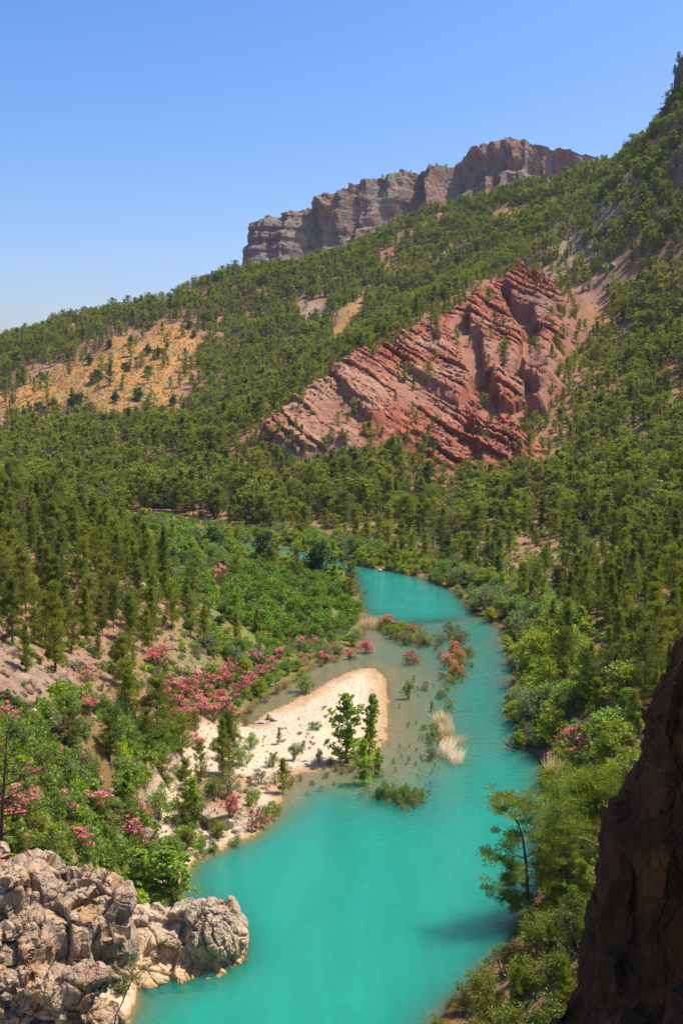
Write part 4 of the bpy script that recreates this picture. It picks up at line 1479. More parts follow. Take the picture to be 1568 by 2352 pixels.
OLE = [(372, 1602, 48), (398, 1592, 48), (425, 1603, 50), (385, 1627, 46), (415, 1632, 48), (445, 1622, 46), (402, 1657, 44), (436, 1662, 44), (462, 1642, 44), (470, 1602, 46), (490, 1582, 42),
       (455, 1582, 44), (505, 1562, 40), (525, 1547, 38), (520, 1582, 42), (545, 1562, 38), (560, 1587, 38), (545, 1602, 38), (500, 1622, 42), (490, 1657, 42), (575, 1572, 34),
       (595, 1562, 36), (615, 1557, 36), (600, 1532, 32), (620, 1532, 30), (580, 1522, 34), (640, 1512, 30)]
put('oleander', 'oleander_bush', OLE, 'pink oleander in the thicket above the channel', 'shrub', 'oleanders of the big thicket', 1.1)
OLE2 = [(690, 1492, 32), (720, 1487, 30), (700, 1527, 32), (745, 1522, 30), (757, 1502, 28), (800, 1512, 26)]
put('oleander', 'oleander_bush', OLE2, 'pink oleander upstream of the gravel bar', 'shrub', 'oleanders upstream of the gravel bar', 1.1)
put('oleander', 'oleander_bush', [(a_, b_, c_ * 1.3, *d_) for a_, b_, c_, *d_ in [
    (520, 1652, 46, 1.1, 'pink oleander at the tip of the thicket closest to the gravel bar'),
    (362, 1532, 42, 1.0, 'single pink oleander on the scree between the left slope pines'),
    (203, 1572, 36, 1.1, 'sparse pinkish oleander on the bare slope beside the tallest pine'),
    (523, 1876, 48, 1.0, 'pink oleander standing right beside the concrete block'),
    (590, 1902, 46, .8, 'pink oleander at the water\'s edge beyond the boulders'),
    (215, 1878, 58, 1.1, 'round pink oleander in front of the sandy clearing'),
    (505, 1342, 36, 1.1, 'pink oleander in the middle of the green flats'), (842, 1497, 28, 1.0, 'small oleander standing in the shallows at the end of the left bank'),
    (944, 1524, 32, .9, 'lone oleander standing in the shallow water beside the island'),
    (455, 1720, 30, 1.0, 'small oleander between slim young pine and gravel'), (190, 1962, 52, 1.0, 'pink oleander rising behind the limestone crag'),
    (300, 1925, 44, 1.0, 'pink oleander below the sandy clearing'), (325, 1955, 36, 1.2, 'low pink oleander behind the big leafy tree on the shore'),
    (332, 1884, 34, .9, 'small pink oleander beside the bright green plane tree'), (65, 1862, 44, 1.2, 'pink oleander low down at the left picture edge'),
    (32, 1884, 40, 1.1, 'pink oleander under the bare-branched pine'), (60, 1787, 34, 1.2, 'dim pink oleander at the left edge above the others'), (130, 1752, 34, .9, 'small oleander between the two dark young pines'),
    (1300, 1742, 64, 1.0, 'reddish pink oleander on the right bank near the driftwood'), (1335, 1765, 60, 1.0, 'pink oleander beside yellow-green bushes above the right bank reeds'),
    (1378, 1752, 56, 1.0, 'oleander in the shade of the right bank pines'), (1275, 1760, 34, 1.0, 'low pink oleander overhanging the right bank water')]], None, 'shrub')
put('coral', 'oleander_bush', [(1040, 1507, 42), (1030, 1532, 38), (1056, 1522, 36), (1046, 1552, 36)], 'coral-flowered oleander on the drowned river island', 'shrub', 'coral oleanders on the island', 1.0)

put('plane', 'plane_tree', [(795, 1752, 168, 1.0, 'tallest bright green young tree on the gravel bar'), (846, 1737, 150, .8, 'slender young green tree at the bar\'s water side'),
                            (837, 1797, 112, .95, 'bushy young green tree standing in the shallows before the bar'), (868, 1780, 66, .8, 'smallest of the young trees clustered on the bar'),
                            (440, 1879, 104, 1.0, 'dark green young plane tree behind the concrete block'), (295, 1887, 126, .95, 'bright green plane tree beside the sandy clearing'),
                            (395, 2068, 135, 1.9, 'large leafy tree on the shore right behind the limestone rocks'), (320, 2035, 95, 1.8, 'leafy tree wedged between crag and shore'),
                            (768, 1342, 48, 1.4, 'fresh green bushy tree between the round dark tree and the conifer'), (991, 1631, 30, .8, 'thin green sapling standing in mid river')],
    None, 'tree')
put('darktree', 'broadleaf_tree', [(735, 1327, 90, 1.05, 'large round dark green tree on the point at the river bend'), (615, 1292, 76, 1.0, 'round dark tree before the far strip of river'),
                                   (485, 1262, 56, 1.3, 'dark green tree group in the far green flats'), (275, 1512, 50, 1.1, 'bright round bush on the bare left slope'),
                                   (20, 1640, 62, 1.1, 'dark leafy bush on the stony slope at the left edge'), (280, 1665, 62, 1.2, 'dark glossy bush below the bare slope')], None, 'tree')
put('yellow', 'leafy_shrub', [(650, 1303, 42, 1.3, 'yellow-green bush between the two round dark trees'), (1232, 1562, 125, .9, 'tall yellow-green bush leaning over the right bank water'),
                              (1262, 1620, 118, .9, 'yellow-green bush behind the tall one on the right bank'), (1268, 1715, 112, .8, 'yellow-green bush above the driftwood branch'),
                              (1352, 1800, 100, 1.0, 'bright yellow-green bush behind the bank reeds'), (1400, 1850, 110, 1.0, 'yellow-green bush beside the dark cliff'),
                              (503, 1924, 46, 1.2, 'yellow-olive bush in front of the concrete block'), (400, 1590, 30, 1.1, 'yellow-green bush amid the pink oleanders'), (1330, 1870, 90, 1.0, 'yellow-green bush behind the leaning shore pines')], None, 'shrub')
put('willow', 'willow_bush', [(555, 1758, 56, 1.0, 'largest light green willow bush on the gravel bar'), (575, 1717, 40, 1.1, 'light green willow behind the largest bar willow'),
                              (509, 1747, 30, 1.0, 'small round willow on the gravel left of the largest one'), (535, 1700, 42, 1.0, 'willow at the inner edge of the gravel bar'),
                              (490, 1720, 30, .9, 'small leaning willow near the slim young pine'), (675, 1745, 42, .8, 'sparse willow at the bar\'s lower edge'), (692, 1725, 28, 1.0, 'low sparse willow right of the tiny pine'),
                              (627, 1761, 40, .8, 'thin willow beside the olive-green young pine'), (733, 1755, 40, .6, 'thin willow sapling at the waterline beside the young trees'),
                              (490, 1832, 60, 1.0, 'light willow right of the dark plane tree'), (364, 1876, 88, 1.0, 'tall light willow on the gravel track'), (388, 1807, 36, 1.2, 'willow at the top of the gravel track'),
                              (416, 1792, 40, 1.3, 'spreading willow above the gravel track'), (613, 1881, 48, 1.0, 'willow drooping over deep water past the boulders'), (441, 1922, 36, 1.3, 'low willow in front of the dark plane tree'),
                              (700, 1590, 52, 1.25, 'round willow bush standing in the brown channel'), (462, 1962, 40, 1.2, 'willow at the waterline below the sandy track'), (492, 1956, 34, 1.2, 'low willow overhanging the water below the concrete block'), (540, 1940, 30, 1.3, 'low willow right of the yellow-olive bush at the shore'), (400, 1980, 60, 1.2, 'willow above the large shore tree'), (350, 1985, 60, 1.2, 'willow left of the large shore tree'), (635, 1868, 34, 1.0, 'last willow on the point beside deep water'), (320, 2128, 30, 1.0, 'green bush growing on the shore rock'), (415, 2218, 30, .6, 'small plant at the foot of the shore rock')], None, 'shrub')
put('grey', 'grey_shrub', [(1222, 1668, 100, .9, 'silvery willow overhanging the right bank'), (1215, 1715, 62, 1.0, 'grey shrub behind the driftwood branch'), (596, 1802, 40, 1.1, 'grey-green shrub by the waterline left of the olive pine'),
                           (529, 1832, 74, .8, 'tall olive shrub at the lower end of the bar'), (225, 1832, 46, 1.3, 'grey-green shrub above the round oleander'), (155, 1792, 52, 1.3, 'grey shrub below the dark young pine'),
                           (120, 1680, 50, 1.3, 'grey-green shrub under the stony slope'), (180, 1755, 44, 1.2, 'grey shrub between the dark young pines'), (1035, 1464, 46, 1.2, 'large shrub at the head of the drowned island'),
                           (1060, 1477, 40, 1.0, 'shrub on the outer side of the drowned island'), (1004, 1476, 34, 1.0, 'shrub in the middle of the island\'s upper row'), (994, 1688, 34, .9, 'shrub at the top of the leaning reeds'),
                           (988, 1740, 42, .9, 'shrub beside the lower leaning reeds'), (1034, 1635, 32, .6, 'small dark shrub standing in the current')], None, 'shrub')
put('oak', 'evergreen_oak', [(105, 1985, 80, 1.35, 'dense dark green bush crowning the limestone crag'), (1232, 2200, 115, 1.0, 'olive-green oak leaning out over the water'), (1315, 2190, 150, 1.0, 'large rounded oak against the dark cliff'),
                             (1385, 2110, 130, 1.0, 'oak squeezed between shore pines and dark cliff'), (1205, 2300, 115, 1.1, 'olive oak low on the right shore'), (1300, 2310, 150, 1.0, 'wide oak below the large rounded one'),
                             (1120, 2345, 110, 1.0, 'oak bush jutting left over the water'), (1010, 2400, 70, 1.1, 'small oak tip at the lower picture edge'), (1085, 2420, 100, 1.1, 'oak at the bottom edge beside the small tip'),
                             (1180, 2430, 140, 1.0, 'bushy oak at the bottom edge near the dark cliff'), (1255, 2420, 150, 1.0, 'oak at the foot of the dark cliff'), (40, 1960, 60, 1.3, 'bush at the left edge behind the crag'), (1160, 2232, 80, 1.0, 'oak bush just below the leaning one, over the water'), (1105, 2290, 80, 1.1, 'low oak bush hanging over the lower right shore'), (1062, 2330, 74, 1.1, 'small oak bush reaching farthest left at the lower shore'), (1225, 2140, 62, 1.2, 'olive bush at the foot of the bent pine'), (1265, 2160, 80, 1.1, 'olive bush between bent pine and rounded oak'), (240, 1985, 60, 1.2, 'bush behind the crag\'s rounded end')], None, 'shrub')
JUN = [(38, 975, 20), (95, 955, 28), (125, 945, 26), (172, 943, 34), (188, 925, 20), (220, 878, 26), (95, 875, 18), (290, 855, 20), (302, 788, 16), (317, 920, 26), (265, 925, 22), (342, 865, 22), (365, 825, 22),
       (437, 755, 16), (340, 815, 20), (155, 830, 14), (205, 835, 18), (445, 775, 14), (20, 890, 14), (250, 800, 16), (400, 930, 20), (60, 960, 16)]
put('darktree', 'juniper_bush', [(a_, b_, c_ * 1.25) for a_, b_, c_ in JUN], 'dark round shrub on the orange hillside', 'shrub', 'dark shrubs on the orange hillside', 1.25)

# plants standing in the shallow water
put('drybush', 'drowned_shrub', [(1009, 1509, 26), (1015, 1556, 26), (1026, 1570, 26), (1053, 1556, 22), (1020, 1597, 24), (980, 1582, 30), (910, 1472, 26), (930, 1476, 26), (950, 1478, 24), (975, 1482, 26), (1000, 1490, 26), (1065, 1500, 24), (1062, 1535, 22)],
    'browning half-drowned shrub on the river island', 'shrub', 'drowned shrubs of the island', 1.1)
put('drybush', 'drowned_shrub', [(901, 1842, 32), (947, 1852, 40), (973, 1832, 30), (855, 1832, 26), (793, 1832, 18), (920, 1858, 30), (965, 1846, 30), (885, 1850, 26), (830, 1826, 22), (845, 1815, 24), (870, 1820, 28), (900, 1812, 24), (985, 1822, 26), (955, 1825, 30), (935, 1862, 26), (990, 1800, 20)], 'browning shrub where the shallows drop off', 'shrub', 'drowned shrubs at the drop-off', 1.0)
put('drybush', 'dry_shrub', [(770, 1768, 24), (785, 1775, 20), (805, 1772, 26), (820, 1782, 22), (850, 1772, 24), (862, 1762, 20), (760, 1755, 18)], 'low brown shrub at the feet of the young trees', 'shrub', 'low growth under the young trees', 1.2)
put('willow', 'drowned_willow', [(881, 1836, 62, .7), (927, 1842, 66, .65), (910, 1838, 46, .8), (948, 1846, 50, .8), (895, 1832, 46, .7), (865, 1836, 44, .7), (965, 1838, 42, .8), (935, 1828, 44, .7), (915, 1850, 40, .8)], 'green willow where the shallows drop off', 'shrub', 'drowned willows at the drop-off')
put('drybush', 'drowned_shrub', [(690, 1792, 22), (716, 1800, 18), (735, 1812, 20), (750, 1785, 22), (705, 1822, 16), (768, 1800, 16), (660, 1775, 26), (672, 1800, 26), (630, 1800, 28), (612, 1812, 26), (575, 1822, 30), (590, 1835, 26)], 'dry shrub tuft below the gravel bar', 'shrub', 'dry shrubs below the bar', 1.0)
put('drybush', 'dry_shrub', [(575, 1637, 28), (634, 1592, 34), (655, 1580, 24), (562, 1666, 24), (610, 1612, 24), (740, 1530, 24), (770, 1520, 22)], 'brown dry shrub beside the brown channel', 'shrub', 'dry shrubs by the channel', 1.0)
ISL = np.array([(890, 1450), (960, 1468), (1050, 1462), (1064, 1510), (1050, 1556), (1028, 1592), (1012, 1640), (1002, 1690), (996, 1730)], float)
for k_, nm, n_, lb in (('willow', 'willow_bush', 14, 'fresh green willow on the drowned river island'), ('coral', 'oleander_bush', 4, 'orange-flowered shrub on the drowned river island'), ('yellow', 'leafy_shrub', 16, 'yellow-green shrub on the drowned river island'), ('grey', 'grey_shrub', 10, 'grey-green shrub on the drowned river island'), ('drybush', 'drowned_shrub', 20, 'straggling brown shrub on the drowned river island')):
    t_ = RS.rand(n_) ** 1.5 * (len(ISL) - 1.2)
    put(k_, nm, [(np.interp(q_, np.arange(len(ISL)), ISL[:, 0]) + RS.normal(0, 9), np.interp(q_, np.arange(len(ISL)), ISL[:, 1]) + RS.normal(0, 8), RS.uniform(18, 34) * (1.15 - .5 * q_ / len(ISL))) for q_ in t_], lb, 'shrub', 'island ' + k_, 1.15)
put('willow', 'conifer_sapling', [(937, 1604, 48, .75, 'olive sapling standing alone in the shallows')], None, 'shrub')
TH_ = []
for _ in range(46):
    px, py = RS.uniform(885, 1010), RS.uniform(1560, 1810)
    if px < 900 + (1700 - py) * .1 or px > 1010:
        continue
    TH_.append((px, py, RS.uniform(9, 20)))
put('thin', 'water_sapling', TH_, 'thin sapling in water between bar and island', 'sapling', 'saplings in the shallows', 1.0)
put('reeds', 'reed_clump', [(1026, 1686, 42, .7, 'upper clump of pale dry reeds leaning with the current'), (1018, 1662, 40, .8, 'small topmost clump of pale reeds'), (862, 1442, 28, 1.5, 'pale reed bed at the upstream end of the left bank'), (845, 1438, 26, 1.2, 'reed tuft against the left bank shrubs'),
                           (955, 1470, 24, 1.2, 'pale reeds on the island\'s upper row'), (1280, 1800, 72, .8, 'tall pale reeds on the right bank below the oleanders'), (1268, 1775, 44, .6, 'short pale reeds right at the right bank')], None, 'reeds')
put('reeds_lean', 'reed_clump', [(1022, 1738, 46, .7, 'largest clump of pale reeds bent over the river'), (1042, 1752, 40, .9, 'lowest clump of reeds flattened by the current'), (1030, 1712, 40, .7, 'middle clump of bent pale reeds')], None, 'reeds')

# shrubs along the far and right banks: by the metre
edge = np.array(BANK_E[2:24], float)
ew = at_z(*edge.T)[:, :2]
seg = np.concatenate([[0], np.cumsum(np.linalg.norm(np.diff(ew, axis=0), axis=1))])
kinds = ['yellow', 'willow', 'plane', 'yellow', 'grey', 'yellow', 'willow']
LBL = {'yellow': 'yellow-green bush along the far river bank', 'willow': 'pale willow bush along the far river bank', 'plane': 'fresh green young tree along the far river bank', 'grey': 'silvery shrub along the far river bank'}
LBR = {k: v_.replace('far river bank', 'right river bank') for k, v_ in LBL.items()}
s_ = 0
while s_ < seg[-1]:
    x_, y_ = np.interp(s_, seg, ew[:, 0]), np.interp(s_, seg, ew[:, 1])
    i_ = min(np.searchsorted(seg, s_), len(seg) - 1)
    t_ = ew[i_] - ew[i_ - 1] if i_ > 0 else ew[1] - ew[0]
    t_ = t_ / np.linalg.norm(t_)
    nrm = np.array([-t_[1], t_[0]])
    if poly_sd(RIVER, np.array([x_ + nrm[0] * 3]), np.array([y_ + nrm[1] * 3]))[0] > 0:
        nrm = -nrm
    for rowd in (0.6, 2.6, 5.2, 8.0):
        o_ = rowd + RS.uniform(-.8, 1.2)
        if RS.rand() < (.12 if rowd < 2 else .2):
            continue
        q = np.array([x_, y_]) + nrm * o_ + t_ * RS.uniform(-1, 1)
        k_ = kinds[RS.randint(len(kinds))]
        far_ = y_ > 190
        hm = RS.uniform(1.6, 3.0) if rowd < 2 else RS.uniform(2.4, 5.0)
        z_ = height2(q[:1], q[1:])[0]
        lab = LBL[k_] if far_ else LBR[k_]
        plant(k_, {'plane': 'young_tree'}.get(k_, k_ + '_bush' if k_ != 'yellow' else 'leafy_shrub').replace('grey_bush', 'grey_shrub'), (q[0], q[1], max(z_, 0) - .1), hm, RS.uniform(0, 6.28), lab, 'tree' if k_ == 'plane' else 'shrub', ('far' if far_ else 'right') + ' bank belt ' + k_, None, 1.25)
    s_ += RS.uniform(2.2, 3.4)

# the green flats: orchard rows and scattered trees
def fill(poly, step, jit, fn, seed):
    r = np.random.RandomState(seed)
    lo, hi = poly.min(0), poly.max(0)
    X_, Y_ = np.meshgrid(np.arange(lo[0], hi[0], step[0]), np.arange(lo[1], hi[1], step[1]), indexing='ij')
    X_ = X_.ravel() + r.uniform(-jit, jit, X_.size)
    Y_ = Y_.ravel() + r.uniform(-jit, jit, Y_.size)
    k_ = poly_sd(poly, X_, Y_) > 0
    for x_, y_ in zip(X_[k_], Y_[k_]):
        fn(r, x_, y_, height2(np.array([x_]), np.array([y_]))[0])


ORCH = gpoly([(560, 1300), (690, 1312), (780, 1350), (825, 1400), (815, 1455), (720, 1475), (600, 1470), (540, 1440), (510, 1370)])
fill(ORCH, (2.6, 3.0), 1.15, lambda r, x_, y_, z_: plant('orchard', 'orchard_tree', (x_, y_, z_ - .1), r.uniform(1.4, 3.3), r.uniform(0, 6.28), 'low round green orchard tree', 'tree', 'orchard trees', None, r.uniform(.95, 1.2)), 901)
FARB = gpoly([(150, 1200), (330, 1185), (560, 1222), (560, 1262), (520, 1300), (400, 1290), (300, 1250), (180, 1240)])


def farband(r, x_, y_, z_):
    k_ = ['plane', 'yellow', 'willow', 'orchard', 'orchard', 'grey', 'yellow'][r.randint(7)]
    if r.rand() < .12:
        return
    plant(k_, {'plane': 'young_tree', 'yellow': 'leafy_shrub', 'willow': 'willow_bush', 'orchard': 'orchard_tree', 'grey': 'grey_shrub'}[k_], (x_, y_, z_ - .1), r.uniform(1.8, 3.8), r.uniform(0, 6.28),
          {'plane': 'fresh green young tree', 'yellow': 'yellow-green bush', 'willow': 'pale willow bush', 'orchard': 'round green tree', 'grey': 'silvery shrub'}[k_] + ' on the far green flats', 'tree' if k_ in ('plane', 'orchard') else 'shrub', 'far flats ' + k_, None, 1.25)


fill(FARB, (3.4, 5.0), 1.5, farband, 902)
BANKL = gpoly([(560, 1490), (700, 1470), (830, 1420), (830, 1475), (790, 1495), (700, 1535), (620, 1585), (560, 1620), (470, 1560)])


def bankl(r, x_, y_, z_):
    if r.rand() < .25:
        return
    k_ = ['grey', 'willow', 'willow', 'yellow', 'orchard'][r.randint(5)]
    plant(k_, {'grey': 'grey_shrub', 'willow': 'willow_bush', 'yellow': 'leafy_shrub', 'orchard': 'orchard_tree'}[k_], (x_, y_, z_ - .1), r.uniform(1.3, 2.6), r.uniform(0, 6.28),
          {'grey': 'grey-green shrub', 'willow': 'pale willow bush', 'yellow': 'yellow-green bush', 'orchard': 'round green tree'}[k_] + ' between orchard and oleanders', 'shrub', 'left bank belt ' + k_, None, 1.3)


fill(BANKL, (2.4, 3.0), 1.0, bankl, 903)


def leftb(r, x_, y_, z_):
    if r.rand() < .2 or poly_sd(GRAVEL, np.array([x_]), np.array([y_]))[0] > -.3:
        return
    k_ = ['grey', 'willow', 'oak', 'yellow', 'willow', 'oak', 'willow', 'drybush', 'oleander'][r.randint(9)]
    plant(k_, {'grey': 'grey_shrub', 'willow': 'willow_bush', 'yellow': 'leafy_shrub', 'drybush': 'dry_shrub', 'oak': 'evergreen_oak', 'oleander': 'oleander_bush'}[k_], (x_, y_, z_ - .1), r.uniform(1.1, 2.7), r.uniform(0, 6.28),
          {'grey': 'grey-green shrub', 'willow': 'pale willow bush', 'yellow': 'yellow-green bush', 'drybush': 'brownish shrub', 'oak': 'dense olive-green bush', 'oleander': 'pink oleander'}[k_] + ' in the scrub behind the crag', 'shrub', 'left scrub ' + k_, None, 1.2)


fill(LEFTBANK, (1.65, 1.8), .75, leftb, 904)
MIDL = gpoly([(330, 1260), (510, 1310), (540, 1440), (560, 1490), (470, 1560), (420, 1470), (380, 1400), (330, 1330)])


def midl(r, x_, y_, z_):
    if r.rand() < .25:
        return
    k_ = ['grey', 'orchard', 'oak', 'orchard', 'darktree', 'oak'][r.randint(6)]
    plant(k_, {'grey': 'grey_shrub', 'orchard': 'orchard_tree', 'oak': 'evergreen_oak', 'darktree': 'broadleaf_tree'}[k_], (x_, y_, z_ - .1), r.uniform(1.5, 2.9), r.uniform(0, 6.28),
          {'grey': 'grey-green shrub', 'orchard': 'round green tree', 'oak': 'dense olive-green bush', 'darktree': 'dark green leafy tree'}[k_] + ' between left slope pines and orchard', 'tree' if k_ in ('orchard', 'darktree') else 'shrub', 'between slope and orchard ' + k_, None, 1.25)


fill(MIDL, (2.6, 3.4), 1.1, midl, 905)
# ------------------------------------------------------------------ shore pines close by on the right, their limbs built one by one
def shore_pine(name, trunk_px, D, clumps, seed, label, needle=M_PINE, r0=.16, dens=480, tl=.30, tw=.045, limb=None):
    needle = M_SHORE if needle is M_PINE else needle
    rng = np.random.RandomState(seed)
    tk, cg = Geo(), Geo()
    tp_ = np.array([at_y(float(a), float(b), D) for a, b in trunk_px])
    tp_[1:-1, 1] += rng.normal(0, .12, len(tp_) - 2)
    gz = height(tp_[:1, 0], tp_[:1, 1])[0]
    root = tp_[0].copy()
    root[2] = min(gz - .4, root[2] - .5)
    tp_ = np.concatenate([[root], tp_])
    # round the trunk off
    tt = np.linspace(0, len(tp_) - 1, 26)
    sm = np.stack([np.interp(tt, np.arange(len(tp_)), tp_[:, k]) for k in range(3)], -1)
    for _ in range(3):
        sm[1:-1] = (sm[:-2] + sm[1:-1] * 2 + sm[2:]) / 4
    tk.tube(sm, np.linspace(r0, .03, len(sm)), 8)
    o0 = sm[0].copy()
    for cpx, cpy, r in clumps:
        Dc = D + rng.uniform(-1.3, 1.3)
        c = at_y(float(cpx), float(cpy), Dc)
        rm = r * D * 1.65 / FOC
        j = int(np.clip(np.argmin(np.abs(sm[:, 2] - (c[2] - .35 * abs(c[0] - sm[:, 0]))) + .15 * np.abs(c[0] - sm[:, 0])), 4, len(sm) - 1))
        s = sm[j]
        mid = (s + c) / 2 + rng.normal(0, .12, 3) + [0, 0, -.08]
        L = np.linalg.norm(c - s)
        rb = min(.02 + .018 * L, .07)
        tk.tube([s, mid, c], [rb, rb * .65, .012], 5)
        for _ in range(7):
            cc_ = c + rng.normal(0, .55, 3) * rm * [1, 1, .55]
            tk.tube([mid * .3 + c * .7, (c + cc_) / 2, cc_], [.014, .01, .006], 3)
            p_, d = clump(rng, cc_, rm * rng.uniform(.42, .68), int(dens * rng.uniform(.6, 1.2) / 4), .55)
            dd = d * .9 + rng.normal(0, .4, d.shape) + [0, 0, .55]
            cg.leaves(p_, dd, tl * rng.uniform(.7, 1.3, len(p_)), tw, rng)
    o = link(name, None, None, label, 'tree')
    o.location = o0
    for g, nm, mt in ((tk, 'trunk', M_BARK), (cg, 'crown', needle)):
        g.V = [v_ - o0 for v_ in g.V]
        link(nm, g.mesh('shore_pine_' + nm, mt, nm == 'trunk'), o)
    if limb:
        for lp in limb:
            g = Geo()
            w = np.array([at_y(float(a), float(b), D - .6) for a, b in lp]) - o0
            g.tube(w, np.linspace(.05, .012, len(w)), 5)
            for _ in range(6):
                k = rng.randint(1, len(w))
                e = w[k] + rng.normal(0, .5, 3) * [1, .6, .6]
                g.tube([w[k], (w[k] + e) / 2 + [0, 0, .08], e], [.018, .012, .005], 4)
            link('dead_limb', g.mesh('dead_limb', M_DEAD, True), o)
    return o


rs = np.random.RandomState(5)
shore_pine('shore_pine', [(1214, 2118), (1211, 2050), (1208, 1990), (1202, 1935), (1192, 1895), (1172, 1866), (1152, 1852)], 79.0,
           [(1140, 1850, 20), (1160, 1828, 20), (1182, 1838, 22), (1205, 1835, 24), (1228, 1855, 26), (1222, 1880, 24), (1205, 1868, 20), (1180, 1912, 18), (1160, 1945, 20), (1140, 1965, 22), (1152, 1978, 18),
            (1238, 1912, 22), (1180, 1985, 16), (1158, 2030, 22), (1143, 2050, 18), (1176, 2012, 16), (1236, 1985, 18), (1238, 2030, 18), (1168, 2068, 20), (1196, 2080, 20), (1226, 2070, 18), (1245, 1950, 18), (1190, 2045, 16)],
           31, 'bent pine on the right shore, its top curving left over the water')
cl2 = [(1275 + rs.normal(0, 14), y_, 18) for y_ in np.linspace(1800, 1900, 7)]
cl2 += [(1325 + 75 * rs.uniform(-1, 1), 1985 + 105 * rs.uniform(-1, 1), rs.uniform(18, 28)) for _ in range(58)]
shore_pine('shore_pine', [(1308, 2120), (1306, 2050), (1296, 1970), (1288, 1890), (1278, 1800)], 81.0, cl2, 32, 'open pine beside the dark cliff with a bleached dead limb', M_PINE, dens=260,
           limb=[[(1375, 1942), (1340, 1925), (1300, 1918), (1262, 1928), (1230, 1948)], [(1365, 1955), (1320, 1952), (1285, 1960)]])
cl3 = [(1365 + 62 * rs.uniform(-1, 1), 1840 + 70 * rs.uniform(-1, 1), rs.uniform(18, 27)) for _ in range(42)]
shore_pine('shore_pine', [(1372, 2010), (1370, 1940), (1362, 1860), (1365, 1780)], 86.0, cl3, 33, 'yellow-green pine behind the two shore pines, touching the dark cliff', M_PINE, dens=280)
cl4 = [(25, 1690, 22), (60, 1640, 22), (20, 1650, 20), (85, 1720, 24), (110, 1760, 22), (60, 1770, 20), (95, 1800, 22), (130, 1840, 20), (50, 1840, 20), (15, 1730, 20), (110, 1880, 20), (70, 1905, 20), (-20, 1700, 26), (-30, 1800, 26)]
shore_pine('bare_branched_pine', [(3, 1910), (8, 1820), (15, 1740), (18, 1690), (30, 1650)], 66.0, cl4, 34, 'bare-branched sparse pine with dark trunk at the left edge above the crag', M_PINE_DULL, dens=38, tw=.03, r0=.13)
cl5 = [(315, 2245, 12), (325, 2225, 10), (290, 2240, 10), (270, 2230, 11), (300, 2215, 9), (282, 2265, 9)]
shore_pine('stunted_pine', [(262, 2335), (278, 2310), (292, 2275), (308, 2240)], 54.0, cl5, 35, 'small stunted pine with a thin leaning trunk on the crag\'s edge', M_PINE_DULL, dens=60, r0=.04, tl=.2, tw=.03)

# ------------------------------------------------------------------ driftwood in the current by the right bank
rng = np.random.RandomState(8)
c0 = at_z(1205., 1722., 0.05)
g = Geo()
main = [c0 + [1.2, 0, -.2], c0 + [0, 0, .05], c0 + [-1.2, .1, .12], c0 + [-2.2, .3, .5]]
g.tube(main, [.10, .09, .07, .04], 6)
for k in range(15):
    t = rng.uniform(.25, 1)
    s = c0 + [-2.0 * t, .2 * t, .1 + .3 * t * t]
    e = s + np.array([-rng.uniform(.1, 1.1), rng.uniform(-.4, .6), rng.uniform(.5, 1.7)])
    g.tube([s, (s + e) / 2 + [-.15, 0, -.05], e], [.035, .022, .008], 4)
link('driftwood_branch', g.mesh('driftwood_branch', bark_mat('grey_driftwood', (0.10, 0.08, 0.065), (0.17, 0.14, 0.11)), True), None, 'grey leafless branch lodged in the water at the right bank', 'driftwood')


# ------------------------------------------------------------------ boulders
def boulder_mesh(seed, mat, sub=3):
    import bmesh
    bm = bmesh.new()
    bmesh.ops.create_icosphere(bm, subdivisions=sub, radius=1)
    me_ = bpy.data.meshes.new('boulder')
    bm.to_mesh(me_)
    bm.free()
    v_, n_ = arrays(me_)
    f1, f2_, ci = worley(v_ * .9 + seed * 3.1, seed)
    v_ = v_ * (1 + .45 * (ci - .5) + .22 * fbm(v_ * 1.5 + seed, 3, seed))[:, None]
    r = np.random.RandomState(seed)
    for _ in range(7):      # flat broken sides
        d = r.normal(size=3)
        d /= np.linalg.norm(d)
        h = r.uniform(.55, .8)
        t = v_ @ d - h
        v_ -= np.maximum(t, 0)[:, None] * d * .9
    me_.vertices.foreach_set('co', np.ascontiguousarray(v_, dtype=np.float32).ravel())
    me_.update()
    me_.materials.append(mat)
    return me_


